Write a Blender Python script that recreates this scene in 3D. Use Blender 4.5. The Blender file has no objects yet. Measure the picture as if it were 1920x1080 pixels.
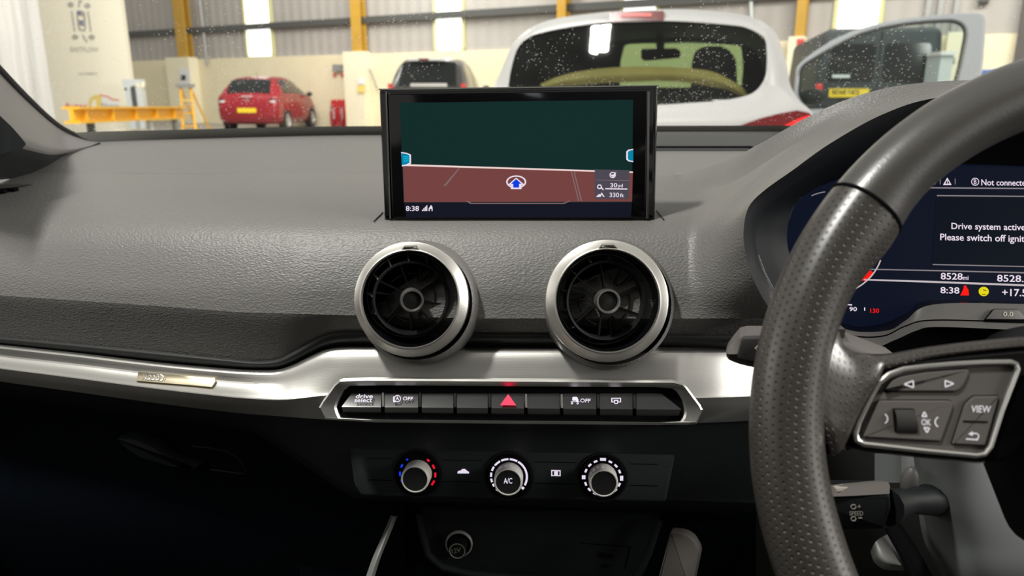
import bpy, bmesh, math, random
from mathutils import Vector, Matrix
random.seed(7)
R = math.radians
SC = bpy.context.scene
COL = SC.collection

# ------------------------------------------------------------------ camera
F = 1400.0
PITCH, YAW = R(14.8), R(3.0)
CAM = Vector((0, 0, 1.12))
c_r = Vector((math.cos(YAW), math.sin(YAW), 0))
c_h = Vector((-math.sin(YAW), math.cos(YAW), 0))
c_f = c_h * math.cos(PITCH) - Vector((0, 0, 1)) * math.sin(PITCH)
c_u = c_r.cross(c_f)
cd = bpy.data.cameras.new('camera')
cam = bpy.data.objects.new('camera', cd)
COL.objects.link(cam)
cam.matrix_world = Matrix((
    (c_r.x, c_u.x, -c_f.x, CAM.x),
    (c_r.y, c_u.y, -c_f.y, CAM.y),
    (c_r.z, c_u.z, -c_f.z, CAM.z),
    (0, 0, 0, 1)))
cd.sensor_width = 36
cd.lens = 36 * F / 1920
cd.clip_start = 0.02
cd.clip_end = 200
cd.dof.use_dof = True
cd.dof.focus_distance = 0.60
cd.dof.aperture_fstop = 9.0
SC.camera = cam

# ------------------------------------------------------------------ light
SC.view_settings.view_transform = 'Standard'
SC.view_settings.look = 'None'
SC.view_settings.gamma = 1
SC.view_settings.exposure = 0.0
SC.view_settings.use_curve_mapping = False
SC.cycles.caustics_reflective = False
W = bpy.data.worlds.new('hall_light')
SC.world = W
W.use_nodes = True
W.node_tree.nodes['Background'].inputs[0].default_value = (1.0, 0.97, 0.90, 1)
W.node_tree.nodes['Background'].inputs[1].default_value = 0.52

def area(name, loc, target, sx, sy, power, col=(1, .97, .92)):
    l = bpy.data.lights.new(name, 'AREA')
    l.shape = 'RECTANGLE'
    l.size, l.size_y = sx, sy
    l.energy = power
    l.color = col
    o = bpy.data.objects.new(name, l)
    COL.objects.link(o)
    o.location = loc
    d = Vector(target) - Vector(loc)
    o.rotation_euler = d.to_track_quat('-Z', 'Y').to_euler()
    return o
for lx in (-2.155, -2.005):
    lo = area('tube_light', (lx, -0.53, 5.585), (lx, -0.53, 0), .63, .11, 165)
    lo.rotation_euler = (0, 0, R(66.5))
area('fill_over_left_bay', (-2.8, 4.2, 6.8), (-7.0, 11.5, 1.5), 5, 2, 1150)  # unseen fill light, added to brighten the cream board
area('fill_at_far_wall', (-5, 18.0, 7.2), (-6.5, 23, 1), 9, 2, 1000)  # unseen fill light, added to lift the far wall
area('fill_over_middle_bay', (7, 9, 7), (9, 15, 1), 8, 2, 1300)  # unseen fill light, added for the wall further right
area('fill_beside_left', (-6.0, 0.2, 2.6), (0, 0.5, 0.9), 3, 1.5, 35)  # added fill, unseen, shining in through the left side window
area('fill_beside_right', (6.0, -0.4, 2.8), (0, 0.5, 0.9), 3, 1.5, 480)  # added fill, unseen, lights the right-facing side of the wheel

# ------------------------------------------------------------------ pixel helpers
def ray(px, py):
    return c_f + c_r * ((px - 960) / F) + c_u * ((540 - py) / F)
def at(px, py, Y):
    d = ray(px, py)
    return CAM + d * (Y / d.y)
def dep(px, py, z):
    return CAM + ray(px, py) * z
def ground(px, py):
    d = ray(px, py)
    return CAM + d * (-CAM.z / d.z)

class Plane:
    """a flat working frame: o origin, x right, y up in the plane, n towards the viewer"""
    def __init__(s, o, n, right=None):
        s.o = Vector(o); s.n = Vector(n).normalized()
        r = Vector(right) if right else Vector((1, 0, 0))
        s.x = (r - s.n * r.dot(s.n)).normalized()
        s.y = s.n.cross(s.x)
    def hit(s, px, py):
        d = ray(px, py)
        t = (s.o - CAM).dot(s.n) / d.dot(s.n)
        p = CAM + d * t - s.o
        return (p.dot(s.x), p.dot(s.y))
    def w(s, a, b, h=0.0):
        return s.o + s.x * a + s.y * b + s.n * h
    def hits(s, pts):
        return [s.hit(*p) for p in pts]

def tilt_plane(px, py, Y, tilt, yaw=0.0):
    t = R(tilt); y = R(yaw)
    n = Vector((math.sin(y) * math.cos(t), -math.cos(y) * math.cos(t), math.sin(t)))
    return Plane(at(px, py, Y), n, (math.cos(y), math.sin(y), 0))

# ------------------------------------------------------------------ materials
def lin(c):
    return tuple(((v / 255) / 12.92 if v / 255 <= .04045 else (((v / 255) + .055) / 1.055) ** 2.4) for v in c)
MATS = {}
def pbr(name, col, rough=.5, metal=0.0, spec=.5, emit=None, estr=1.0, coat=0.0):
    m = bpy.data.materials.new(name); m.use_nodes = True
    b = m.node_tree.nodes['Principled BSDF']
    b.inputs['Base Color'].default_value = (*col, 1)
    b.inputs['Roughness'].default_value = rough
    b.inputs['Metallic'].default_value = metal
    b.inputs['Specular IOR Level'].default_value = spec
    b.inputs['Coat Weight'].default_value = coat
    b.inputs['Coat Roughness'].default_value = .05
    if emit:
        b.inputs['Emission Color'].default_value = (*emit, 1)
        b.inputs['Emission Strength'].default_value = estr
    MATS[name] = m
    return m
def nd(m, t, **kw):
    n = m.node_tree.nodes.new(t)
    for k, v in kw.items():
        setattr(n, k, v)
    return n
def lk(m, a, b):
    m.node_tree.links.new(a, b)
def mathn(m, op, a, b=None, clamp=False):
    n = nd(m, 'ShaderNodeMath', operation=op); n.use_clamp = clamp
    for i, v in enumerate((a, b)):
        if v is None: continue
        if isinstance(v, (int, float)): n.inputs[i].default_value = v
        else: lk(m, v, n.inputs[i])
    return n.outputs[0]

def grain(m, scale, strength, dist=.0006, stretch=(1, 1, 1), colvar=0.0):
    b = m.node_tree.nodes['Principled BSDF']
    tc = nd(m, 'ShaderNodeTexCoord'); mp = nd(m, 'ShaderNodeMapping')
    mp.inputs['Scale'].default_value = stretch
    lk(m, tc.outputs['Object'], mp.inputs[0])
    v = nd(m, 'ShaderNodeTexVoronoi', feature='SMOOTH_F1'); v.inputs['Scale'].default_value = scale
    lk(m, mp.outputs[0], v.inputs['Vector'])
    n = nd(m, 'ShaderNodeTexNoise'); n.inputs['Scale'].default_value = scale * .9
    lk(m, mp.outputs[0], n.inputs['Vector'])
    h = mathn(m, 'ADD', v.outputs['Distance'], n.outputs[0])
    bp = nd(m, 'ShaderNodeBump'); bp.inputs['Strength'].default_value = strength; bp.inputs['Distance'].default_value = dist
    lk(m, h, bp.inputs['Height']); lk(m, bp.outputs[0], b.inputs['Normal'])
    return m

M = {}
M['pad'] = grain(pbr('soft_touch_dash', (.148, .143, .137), .48, spec=.65), 760, .55, .0007, (.55, 1, 1))
M['pad_smooth'] = pbr('smooth_dash_edge', (.030, .031, .032), .5, spec=.3)
M['grille'] = pbr('defroster_plastic', (.055, .056, .055), .6, spec=.3)
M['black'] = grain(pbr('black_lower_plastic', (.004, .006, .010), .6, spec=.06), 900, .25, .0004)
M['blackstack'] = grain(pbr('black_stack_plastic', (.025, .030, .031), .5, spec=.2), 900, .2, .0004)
M['matt_black'] = pbr('matt_black', (.005, .005, .006), .9, spec=.04)
M['gloss_black'] = pbr('gloss_black', (.004, .004, .005), .08, spec=.5)
M['maplamp'] = pbr('map_lamp_lens', (.7, .7, .7), .5, emit=(.9, .97, 1), estr=2.2)
M['tube'] = pbr('fluorescent_tube', (.8, .8, .8), .5, emit=(1, 1, .97), estr=14)
M['knob_silver'] = pbr('knob_silver', (.74, .73, .69), .35, .25)
M['pillar_shaded'] = pbr('pillar_plastic_shaded', (.022, .024, .024), .55, spec=.2)  # pillar plastic darkened to carry shade
M['shroud'] = pbr('shroud_plastic', (.16, .17, .17), .5, spec=.3)
M['bezel_black'] = pbr('bezel_black', (.005, .006, .007), .5, spec=.15)
M['frit'] = pbr('frit_band', (.26, .26, .24), .5)
M['hood_black'] = pbr('binnacle_black', (.006, .007, .008), .5, spec=.2)
M['vane'] = pbr('vane_black', (.009, .009, .010), .5, spec=.25)
M['nozzle'] = pbr('nozzle_grey', (.20, .20, .195), .4, spec=.4)
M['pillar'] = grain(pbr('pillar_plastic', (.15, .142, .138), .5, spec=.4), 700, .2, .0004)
M['pillar_dark'] = pbr('speaker_mesh', (.012, .014, .015), .7, spec=.1)
M['rubber'] = pbr('rubber_seal', (.008, .008, .008), .6)
M['leather'] = grain(pbr('smooth_wheel_leather', (.052, .049, .046), .30, spec=.9), 900, .12, .0003)
M['chrome'] = pbr('chrome', (.75, .74, .70), .12, 1.0)
M['satin'] = pbr('satin_silver', (.70, .69, .66), .36, 1.0)
M['pure_white'] = pbr('icon_white', (.1, .1, .1), .5, emit=lin((226, 215, 235)))
M['btn'] = pbr('wheel_button_grey', (.105, .096, .090), .6, spec=.15)
M['btn_dark'] = pbr('wheel_button_dark', (.03, .029, .028), .5, spec=.35)
M['btnicon'] = pbr('button_icon', (.5, .5, .5), .5, emit=lin((150, 145, 155)))
M['dimicon'] = pbr('dim_icon', (.35, .33, .28), .5)
M['dial_tex'] = pbr('knob_black', (.012, .013, .013), .45, spec=.3)
M['bluelamp'] = pbr('blue_mark', (0, 0, .02), .5, emit=lin((15, 60, 215)))
M['redlamp'] = pbr('red_mark', (.02, 0, 0), .5, emit=lin((235, 15, 45)))
M['hazard'] = pbr('hazard_red', (.3, 0, .03), .4, emit=lin((250, 28, 70)), estr=1.1)
M['swtop'] = pbr('switch_cap', (.020, .021, .022), .22, spec=.5)
M['swmetal'] = pbr('switch_silver', (.55, .55, .53), .3, 1.0)

def brushed(name, col, rough, sx=(2, 900, 900)):
    m = pbr(name, col, rough, 1.0)
    b = m.node_tree.nodes['Principled BSDF']
    tc = nd(m, 'ShaderNodeTexCoord'); mp = nd(m, 'ShaderNodeMapping'); mp.inputs['Scale'].default_value = sx
    lk(m, tc.outputs['Object'], mp.inputs[0])
    n = nd(m, 'ShaderNodeTexNoise'); n.inputs['Scale'].default_value = 1.0; n.inputs['Detail'].default_value = 3
    lk(m, mp.outputs[0], n.inputs['Vector'])
    bp = nd(m, 'ShaderNodeBump'); bp.inputs['Strength'].default_value = .12; bp.inputs['Distance'].default_value = .0003
    lk(m, n.outputs[0], bp.inputs['Height']); lk(m, bp.outputs[0], b.inputs['Normal'])
    return m
M['alu'] = brushed('brushed_aluminium', (.58, .57, .545), .38)
M['ring'] = brushed('brushed_ring', (.72, .70, .66), .42, (300, 8, 900))
M['badge'] = brushed('gold_badge', (.62, .55, .40), .28)

def perforated():
    m = pbr('perforated_leather', (.042, .038, .034), .32, spec=.7)
    b = m.node_tree.nodes['Principled BSDF']
    uv = nd(m, 'ShaderNodeUVMap'); sp = nd(m, 'ShaderNodeSeparateXYZ'); lk(m, uv.outputs[0], sp.inputs[0])
    S = 1 / .0038
    vv = mathn(m, 'MULTIPLY', sp.outputs[1], S * 1.15)
    row = mathn(m, 'FLOOR', vv)
    uu = mathn(m, 'ADD', mathn(m, 'MULTIPLY', sp.outputs[0], S), mathn(m, 'MULTIPLY', row, .5))
    fu = mathn(m, 'SUBTRACT', mathn(m, 'FRACT', uu), .5)
    fv = mathn(m, 'SUBTRACT', mathn(m, 'FRACT', vv), .5)
    d = mathn(m, 'SQRT', mathn(m, 'ADD', mathn(m, 'MULTIPLY', fu, fu), mathn(m, 'MULTIPLY', fv, fv)))
    mr = nd(m, 'ShaderNodeMapRange'); mr.inputs[1].default_value = .11; mr.inputs[2].default_value = .20
    lk(m, d, mr.inputs[0])
    mx = nd(m, 'ShaderNodeMix', data_type='RGBA')
    mx.inputs['A'].default_value = (.012, .011, .010, 1); mx.inputs['B'].default_value = (.042, .038, .034, 1)
    lk(m, mr.outputs[0], mx.inputs['Factor']); lk(m, mx.outputs['Result'], b.inputs['Base Color'])
    bp = nd(m, 'ShaderNodeBump'); bp.inputs['Strength'].default_value = .7; bp.inputs['Distance'].default_value = .0006
    lk(m, mr.outputs[0], bp.inputs['Height']); lk(m, bp.outputs[0], b.inputs['Normal'])
    return m
M['perf'] = perforated()

def screen_mat(name, rgb, k=1.0):
    M[name] = pbr(name, (.003, .003, .003), .25, spec=.06, emit=lin(rgb), estr=k)
screen_mat('s_green', (14, 43, 41)); screen_mat('s_brown', (116, 66, 64)); screen_mat('s_line', (238, 212, 208))
screen_mat('s_grey', (76, 72, 82)); screen_mat('s_road', (128, 104, 106)); screen_mat('s_white', (235, 222, 236))
screen_mat('s_blue', (8, 60, 225)); screen_mat('s_teal', (0, 130, 165)); screen_mat('s_bar', (18, 20, 34))
screen_mat('s_navy', (12, 18, 34)); screen_mat('s_navy2', (9, 16, 27)); screen_mat('s_rule', (135, 128, 132))
screen_mat('s_rule2', (196, 186, 190)); screen_mat('s_red', (255, 22, 10)); screen_mat('s_yellow', (228, 214, 20))
screen_mat('s_cyanline', (30, 190, 225))

# hall materials
def mottled(name, col, rough, amount, scale):
    m = pbr(name, col, rough)
    b = m.node_tree.nodes['Principled BSDF']
    tc = nd(m, 'ShaderNodeTexCoord'); n = nd(m, 'ShaderNodeTexNoise'); n.inputs['Scale'].default_value = scale; n.inputs['Detail'].default_value = 5
    lk(m, tc.outputs['Object'], n.inputs['Vector'])
    mx = nd(m, 'ShaderNodeMix', data_type='RGBA')
    mx.inputs['A'].default_value = (*[c * (1 - amount) for c in col], 1); mx.inputs['B'].default_value = (*[min(1, c * (1 + amount)) for c in col], 1)
    lk(m, n.outputs[0], mx.inputs['Factor']); lk(m, mx.outputs['Result'], b.inputs['Base Color'])
    return m
M['cream'] = mottled('cream_painted_block', (.76, .68, .47), .7, .08, 1.5)
M['cream2'] = mottled('cream_column_casing', (.80, .74, .55), .7, .05, 2)
M['concrete'] = mottled('concrete_floor', (.34, .31, .27), .5, .2, 1.2)
def cladding():
    m = mottled('grey_cladding', (.40, .375, .345), .6, .10, .8)
    b = m.node_tree.nodes['Principled BSDF']
    tc = nd(m, 'ShaderNodeTexCoord'); wv = nd(m, 'ShaderNodeTexWave', wave_type='BANDS', bands_direction='X')
    wv.inputs['Scale'].default_value = .8
    lk(m, tc.outputs['UV'], wv.inputs['Vector'])
    bp = nd(m, 'ShaderNodeBump'); bp.inputs['Strength'].default_value = .5; bp.inputs['Distance'].default_value = .03
    lk(m, wv.outputs[1], bp.inputs['Height']); lk(m, bp.outputs[0], b.inputs['Normal'])
    return m
M['cladding'] = cladding()
M['daylight'] = pbr('daylight_panel', (.8, .8, .8), .5, emit=(1, 1, .97), estr=1.7)
M['wframe'] = pbr('window_frame', (.62, .60, .30), .5)
M['steel_yellow'] = mottled('yellow_steel', (.50, .29, .035), .5, .15, 3)
M['yellow'] = pbr('yellow_paint', (.80, .42, .015), .4)
M['rail'] = pbr('dark_rail', (.07, .07, .065), .6)
M['grey'] = pbr('grey_metal', (.32, .32, .31), .45, .3)
M['lightgrey'] = pbr('light_grey', (.58, .62, .62), .4)
M['sheet'] = mottled('white_plastic_sheet', (.46, .45, .425), .35, .1, 1.4)
M['board'] = pbr('cream_board', (.86, .81, .66), .6)
M['print_grey'] = pbr('grey_print', (.38, .36, .32), .6)
M['print_blue'] = pbr('blue_print', (.16, .17, .30), .6)
M['print_red'] = pbr('red_print', (.72, .14, .10), .6)
M['print_yellow'] = pbr('yellow_print', (.78, .60, .16), .6)
M['white_paint'] = pbr('white_sign', (.75, .75, .74), .6)
M['red_paint'] = pbr('red_sign', (.55, .03, .03), .5)
M['blue_paint'] = pbr('blue_band', (.06, .12, .35), .5)
M['carwhite'] = pbr('white_car_paint', (.49, .49, .485), .35, coat=.2)
M['carsilver'] = pbr('silver_white_paint', (.40, .425, .445), .35, coat=.3)
M['carred'] = pbr('red_car_paint', (.25, .004, .012), .3, coat=.35)
M['cardark'] = pbr('dark_car_paint', (.045, .042, .040), .3, coat=.8)
M['vandark'] = pbr('dark_van_paint', (.024, .032, .035), .5, coat=.0)
M['tyre'] = pbr('tyre_rubber', (.018, .018, .018), .8)
M['alloy'] = pbr('alloy_wheel', (.62, .61, .58), .35, .6)
M['plate'] = pbr('yellow_plate', (.80, .58, .02), .4)
M['taillamp'] = pbr('red_lamp_lens', (.13, .006, .008), .2, spec=.35)
M['taillit'] = pbr('red_lamp_lit', (.6, .01, .01), .15, emit=lin((255, 40, 35)), estr=1.0)
M['lampred'] = pbr('red_lamp_small', (.6, .05, .04), .3)
M['darkglass'] = pbr('dark_car_glass', (.012, .014, .014), .08, spec=.4)
M['seatdark'] = pbr('seat_dark', (.018, .019, .019), .7)
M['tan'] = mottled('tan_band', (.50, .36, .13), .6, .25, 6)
M['cabin'] = pbr('cabin_lining', (.46, .45, .41), .8)
M['cabin_dark'] = pbr('cabin_dark', (.045, .045, .042), .8)
M['cluster_grey'] = pbr('cluster_grey', (.075, .072, .069), .5, spec=.35)

def glass(name, tint, refl, rough=.02):
    m = bpy.data.materials.new(name); m.use_nodes = True
    nt = m.node_tree; nt.nodes.clear()
    out = nd(m, 'ShaderNodeOutputMaterial')
    tr = nd(m, 'ShaderNodeBsdfTransparent'); tr.inputs[0].default_value = (*tint, 1)
    gl = nd(m, 'ShaderNodeBsdfGlossy'); gl.inputs['Roughness'].default_value = rough
    lw = nd(m, 'ShaderNodeLayerWeight'); lw.inputs[0].default_value = .15
    fac = mathn(m, 'ADD', mathn(m, 'MULTIPLY', lw.outputs['Fresnel'], .6), refl, True)
    mx = nd(m, 'ShaderNodeMixShader')
    lk(m, fac, mx.inputs[0]); lk(m, tr.outputs[0], mx.inputs[1]); lk(m, gl.outputs[0], mx.inputs[2])
    lk(m, mx.outputs[0], out.inputs[0])
    MATS[name] = m
    return m
M['carglass'] = glass('tinted_rear_glass', (.55, .62, .54), .03)
M['doorglass'] = glass('door_glass', (.62, .70, .68), .025)
M['greenglass'] = glass('green_windscreen', (.46, .60, .42), .02)

def windscreen_mat():
    m = bpy.data.materials.new('windscreen_glass'); m.use_nodes = True
    nt = m.node_tree; nt.nodes.clear()
    out = nd(m, 'ShaderNodeOutputMaterial')
    tr = nd(m, 'ShaderNodeBsdfTransparent'); tr.inputs[0].default_value = (.95, .965, .95, 1)
    df = nd(m, 'ShaderNodeBsdfTranslucent'); df.inputs[0].default_value = (.85, .85, .82, 1)
    df2 = nd(m, 'ShaderNodeBsdfDiffuse'); df2.inputs[0].default_value = (.85, .85, .82, 1)
    dm = nd(m, 'ShaderNodeMixShader'); dm.inputs[0].default_value = .5
    lk(m, df.outputs[0], dm.inputs[1]); lk(m, df2.outputs[0], dm.inputs[2])
    tc = nd(m, 'ShaderNodeTexCoord'); mp = nd(m, 'ShaderNodeMapping'); mp.inputs['Scale'].default_value = (1, .45, .45); mp.inputs['Rotation'].default_value = (0, .3, .25)
    lk(m, tc.outputs['Object'], mp.inputs[0])
    v = nd(m, 'ShaderNodeTexVoronoi', feature='F1'); v.inputs['Scale'].default_value = 430; lk(m, mp.outputs[0], v.inputs['Vector'])
    sp = nd(m, 'ShaderNodeSeparateColor'); lk(m, v.outputs['Color'], sp.inputs[0])
    # every cell carries one speck of its own size
    rad = mathn(m, 'MULTIPLY', sp.outputs[0], .42)
    dot = mathn(m, 'LESS_THAN', v.outputs['Distance'], rad)
    n = nd(m, 'ShaderNodeTexNoise'); n.inputs['Scale'].default_value = 7; n.inputs['Detail'].default_value = 3; lk(m, tc.outputs['Object'], n.inputs['Vector'])
    mr = nd(m, 'ShaderNodeMapRange'); mr.inputs[1].default_value = .42; mr.inputs[2].default_value = .68; lk(m, n.outputs[0], mr.inputs[0])
    keep = mathn(m, 'LESS_THAN', sp.outputs[1], mathn(m, 'ADD', mathn(m, 'MULTIPLY', mr.outputs[0], 1.0), .03))
    fac = mathn(m, 'MULTIPLY', mathn(m, 'MULTIPLY', dot, keep), .34)
    fac = mathn(m, 'ADD', fac, mathn(m, 'MULTIPLY', mr.outputs[0], .02), True)
    mx = nd(m, 'ShaderNodeMixShader')
    lk(m, fac, mx.inputs[0]); lk(m, tr.outputs[0], mx.inputs[1]); lk(m, dm.outputs[0], mx.inputs[2])
    gl = nd(m, 'ShaderNodeBsdfGlossy'); gl.inputs['Roughness'].default_value = .02
    mx2 = nd(m, 'ShaderNodeMixShader'); mx2.inputs[0].default_value = .02
    lk(m, mx.outputs[0], mx2.inputs[1]); lk(m, gl.outputs[0], mx2.inputs[2])
    lk(m, mx2.outputs[0], out.inputs[0])
    return m
M['windscreen'] = windscreen_mat()

# ------------------------------------------------------------------ mesh builder
ORG = {}
def set_props(o, label=None, cat=None, group=None, kind=None):
    if label: o['label'] = label
    if cat: o['category'] = cat
    if group: o['group'] = group
    if kind: o['kind'] = kind
    return o
def thing(name, loc, label, cat, group=None):
    o = bpy.data.objects.new(name, None); COL.objects.link(o)
    o.empty_display_size = .02
    o.location = loc; ORG[o.name] = Vector(loc)
    return set_props(o, label, cat, group)

def catmull(p, t):
    n = len(p) - 1
    if n == 1: return p[0].lerp(p[1], t)
    x = t * n; i = min(int(x), n - 1); f = x - i
    p1, p2 = p[i], p[i + 1]
    p0 = p[i - 1] if i > 0 else p1 * 2 - p2
    p3 = p[i + 2] if i + 2 <= n else p2 * 2 - p1
    return .5 * ((2 * p1) + (p2 - p0) * f + (2 * p0 - 5 * p1 + 4 * p2 - p3) * f * f + (3 * p1 - p0 - 3 * p2 + p3) * f ** 3)

def round_poly(pts, r, seg=5):
    """round every corner of a 2D polygon; r is a number or a list per corner"""
    out = []; n = len(pts)
    for i in range(n):
        a, b, c = Vector(pts[i - 1]), Vector(pts[i]), Vector(pts[(i + 1) % n])
        rr = r[i] if isinstance(r, (list, tuple)) else r
        if rr <= 0: out.append(tuple(b)); continue
        u, v = (a - b), (c - b)
        d = min(rr, u.length * .48, v.length * .48)
        p, q = b + u.normalized() * d, b + v.normalized() * d
        for k in range(seg + 1):
            t = k / seg
            out.append(tuple(p * (1 - t) ** 2 + b * 2 * t * (1 - t) + q * t * t))
    return out
def inset(pts, d):
    n = len(pts); A = 0
    for i in range(n):
        x0, y0 = pts[i - 1]; x1, y1 = pts[i]; A += x0 * y1 - x1 * y0
    s = 1 if A > 0 else -1
    out = []
    for i in range(n):
        a, b, c = Vector(pts[i - 1]), Vector(pts[i]), Vector(pts[(i + 1) % n])
        e1, e2 = (b - a), (c - b)
        if e1.length < 1e-9 or e2.length < 1e-9: out.append(tuple(b)); continue
        e1.normalize(); e2.normalize()
        n1, n2 = Vector((-e1.y, e1.x)) * s, Vector((-e2.y, e2.x)) * s
        m = (n1 + n2)
        if m.length < 1e-6: out.append(tuple(b + n1 * d)); continue
        m.normalize(); k = d / max(.35, m.dot(n1))
        out.append(tuple(b + m * k))
    return out
def by_angle(poly, cen, n):
    """sample a star-shaped polygon at n directions around cen"""
    out = []; cx, cy = cen; N = len(poly)
    for k in range(n):
        a = 2 * math.pi * k / n; dx, dy = math.cos(a), math.sin(a); best = 0
        for i in range(N):
            x1, y1 = poly[i - 1][0] - cx, poly[i - 1][1] - cy
            x2, y2 = poly[i][0] - cx, poly[i][1] - cy
            ex, ey = x2 - x1, y2 - y1
            den = dx * ey - dy * ex
            if abs(den) < 1e-12: continue
            t = (x1 * ey - y1 * ex) / den; u = (x1 * dy - y1 * dx) / den
            if t > 0 and -1e-6 <= u <= 1 + 1e-6: best = max(best, t)
        out.append((cx + dx * best, cy + dy * best))
    return out

class MB:
    def __init__(s):
        s.v = []; s.f = []; s.m = []; s.uv = []; s.mats = []
    def mi(s, m):
        m = M[m] if isinstance(m, str) else m
        if m not in s.mats: s.mats.append(m)
        return s.mats.index(m)
    def add(s, verts, faces, mat, uvs=None):
        b = len(s.v); k = s.mi(mat)
        s.v += [Vector(p) for p in verts]
        s.uv += uvs if uvs else [(0, 0)] * len(verts)
        for f in faces: s.f.append([b + i for i in f]); s.m.append(k)
        return s
    def loops(s, rings, mat, closed=True, cap0=False, cap1=False, uvs=None):
        n = len(rings[0]); V = [p for r in rings for p in r]; fs = []
        for j in range(len(rings) - 1):
            for i in range(n if closed else n - 1):
                a, b = j * n + i, j * n + (i + 1) % n
                fs.append((a, b, b + n, a + n))
        if cap0: fs.append(tuple(range(n))[::-1])
        if cap1: fs.append(tuple(range((len(rings) - 1) * n, len(rings) * n)))
        return s.add(V, fs, mat, uvs)
    def loft(s, rows, nu, nv, mat):
        """rows of 3D control points, all the same length, smoothed both ways"""
        ctrl = [[catmull(r, i / nu) for i in range(nu + 1)] for r in rows]
        V = []; uv = []
        L = [0.0]
        for j in range(nv + 1):
            for i in range(nu + 1):
                V.append(catmull([c[i] for c in ctrl], j / nv))
        for j in range(nv + 1):
            acc = 0
            for i in range(nu + 1):
                k = j * (nu + 1) + i
                if i: acc += (V[k] - V[k - 1]).length
                bacc = uv[k - nu - 1][1] + (V[k] - V[k - nu - 1]).length if j else 0
                uv.append((acc, bacc))
        fs = [(j * (nu + 1) + i, j * (nu + 1) + i + 1, (j + 1) * (nu + 1) + i + 1, (j + 1) * (nu + 1) + i) for j in range(nv) for i in range(nu)]
        return s.add(V, fs, mat, uv)
    def prism(s, pl, pts, h0, h1, mat, bev=0.0, back=True):
        A = sum(pts[i - 1][0] * pts[i][1] - pts[i][0] * pts[i - 1][1] for i in range(len(pts)))
        if A < 0: pts = pts[::-1]
        rings = [pts, pts]; hs = [h0, h1 - bev]
        if bev > 0:
            rings += [inset(pts, bev * .3), inset(pts, bev)]; hs += [h1 - bev * .3, h1]
        V = [[pl.w(a, b, h) for a, b in r] for r, h in zip(rings, hs)]
        uv = [p for r in rings for p in r]
        return s.loops(V, mat, True, back, True, uv)
    def flat(s, pl, pts, h, mat):
        return s.add([pl.w(a, b, h) for a, b in pts], [tuple(range(len(pts)))], mat, list(pts))
    def ring(s, pl, outer, inner, h0, h1, mat, n=160, bev=0.0, hin=None):
        cx = sum(p[0] for p in inner) / len(inner); cy = sum(p[1] for p in inner) / len(inner)
        o = by_angle(outer, (cx, cy), n); i_ = by_angle(inner, (cx, cy), n)
        hin = h1 if hin is None else hin
        o2 = inset(o, bev) if bev else o; i2 = inset(i_, -bev) if bev else i_
        rr = [(o, h0), (o, h1 - bev), (o2, h1), (i2, hin), (i_, hin - bev), (i_, h0)]
        if not bev: rr = [(o, h0), (o, h1), (i_, hin), (i_, h0)]
        return s.loops([[pl.w(a, b, h) for a, b in r] for r, h in rr], mat)
    def lathe(s, pl, cen, prof, mat, seg=72, tilt=None, a0=0, a1=360, capend=False):
        full = abs(a1 - a0) >= 360
        rings = []
        for r, h in prof:
            L = []
            for k in range(seg if full else seg + 1):
                a = R(a0 + (a1 - a0) * k / seg)
                p = Vector((r * math.cos(a), r * math.sin(a), h))
                if tilt: p = tilt @ p
                L.append(pl.w(cen[0] + p.x, cen[1] + p.y, p.z))
            rings.append(L)
        return s.loops(rings, mat, full, False, capend)
    def tube(s, path, r, mat, seg=8, closed=False, caps=True):
        P = [Vector(p) for p in path]; n = len(P); rings = []
        ref = None
        for i in range(n):
            a = P[i - 1] if (i or closed) else P[i]; b = P[(i + 1) % n] if (i < n - 1 or closed) else P[i]
            t = (b - a).normalized()
            if ref is None:
                ref = t.cross(Vector((0, 0, 1)))
                if ref.length < .1: ref = t.cross(Vector((1, 0, 0)))
                ref.normalize()
            x = (ref - t * ref.dot(t)).normalized(); y = t.cross(x); ref = x
            rad = r[i] if isinstance(r, (list, tuple)) else r
            rings.append([P[i] + x * rad * math.cos(2 * math.pi * k / seg) + y * rad * math.sin(2 * math.pi * k / seg) for k in range(seg)])
        if closed: rings.append(rings[0])
        return s.loops(rings, mat, True, caps and not closed, caps and not closed)
    def box(s, c, size, mat, ax=None):
        c = Vector(c); ax = ax or (Vector((1, 0, 0)), Vector((0, 1, 0)), Vector((0, 0, 1)))
        V = [c + ax[0] * size[0] * i * .5 + ax[1] * size[1] * j * .5 + ax[2] * size[2] * k * .5 for i in (-1, 1) for j in (-1, 1) for k in (-1, 1)]
        return s.add(V, [(0, 1, 3, 2), (4, 6, 7, 5), (0, 4, 5, 1), (2, 3, 7, 6), (0, 2, 6, 4), (1, 5, 7, 3)], mat)
    def ell(s, c, rad, mat, ax=None, nu=20, nv=12):
        c = Vector(c); ax = ax or (Vector((1, 0, 0)), Vector((0, 1, 0)), Vector((0, 0, 1)))
        rings = []
        for j in range(1, nv):
            b = math.pi * j / nv - math.pi / 2
            rings.append([c + ax[0] * rad[0] * math.cos(b) * math.cos(2 * math.pi * i / nu) + ax[1] * rad[1] * math.cos(b) * math.sin(2 * math.pi * i / nu) + ax[2] * rad[2] * math.sin(b) for i in range(nu)])
        return s.loops(rings, mat, True, True, True)
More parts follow.
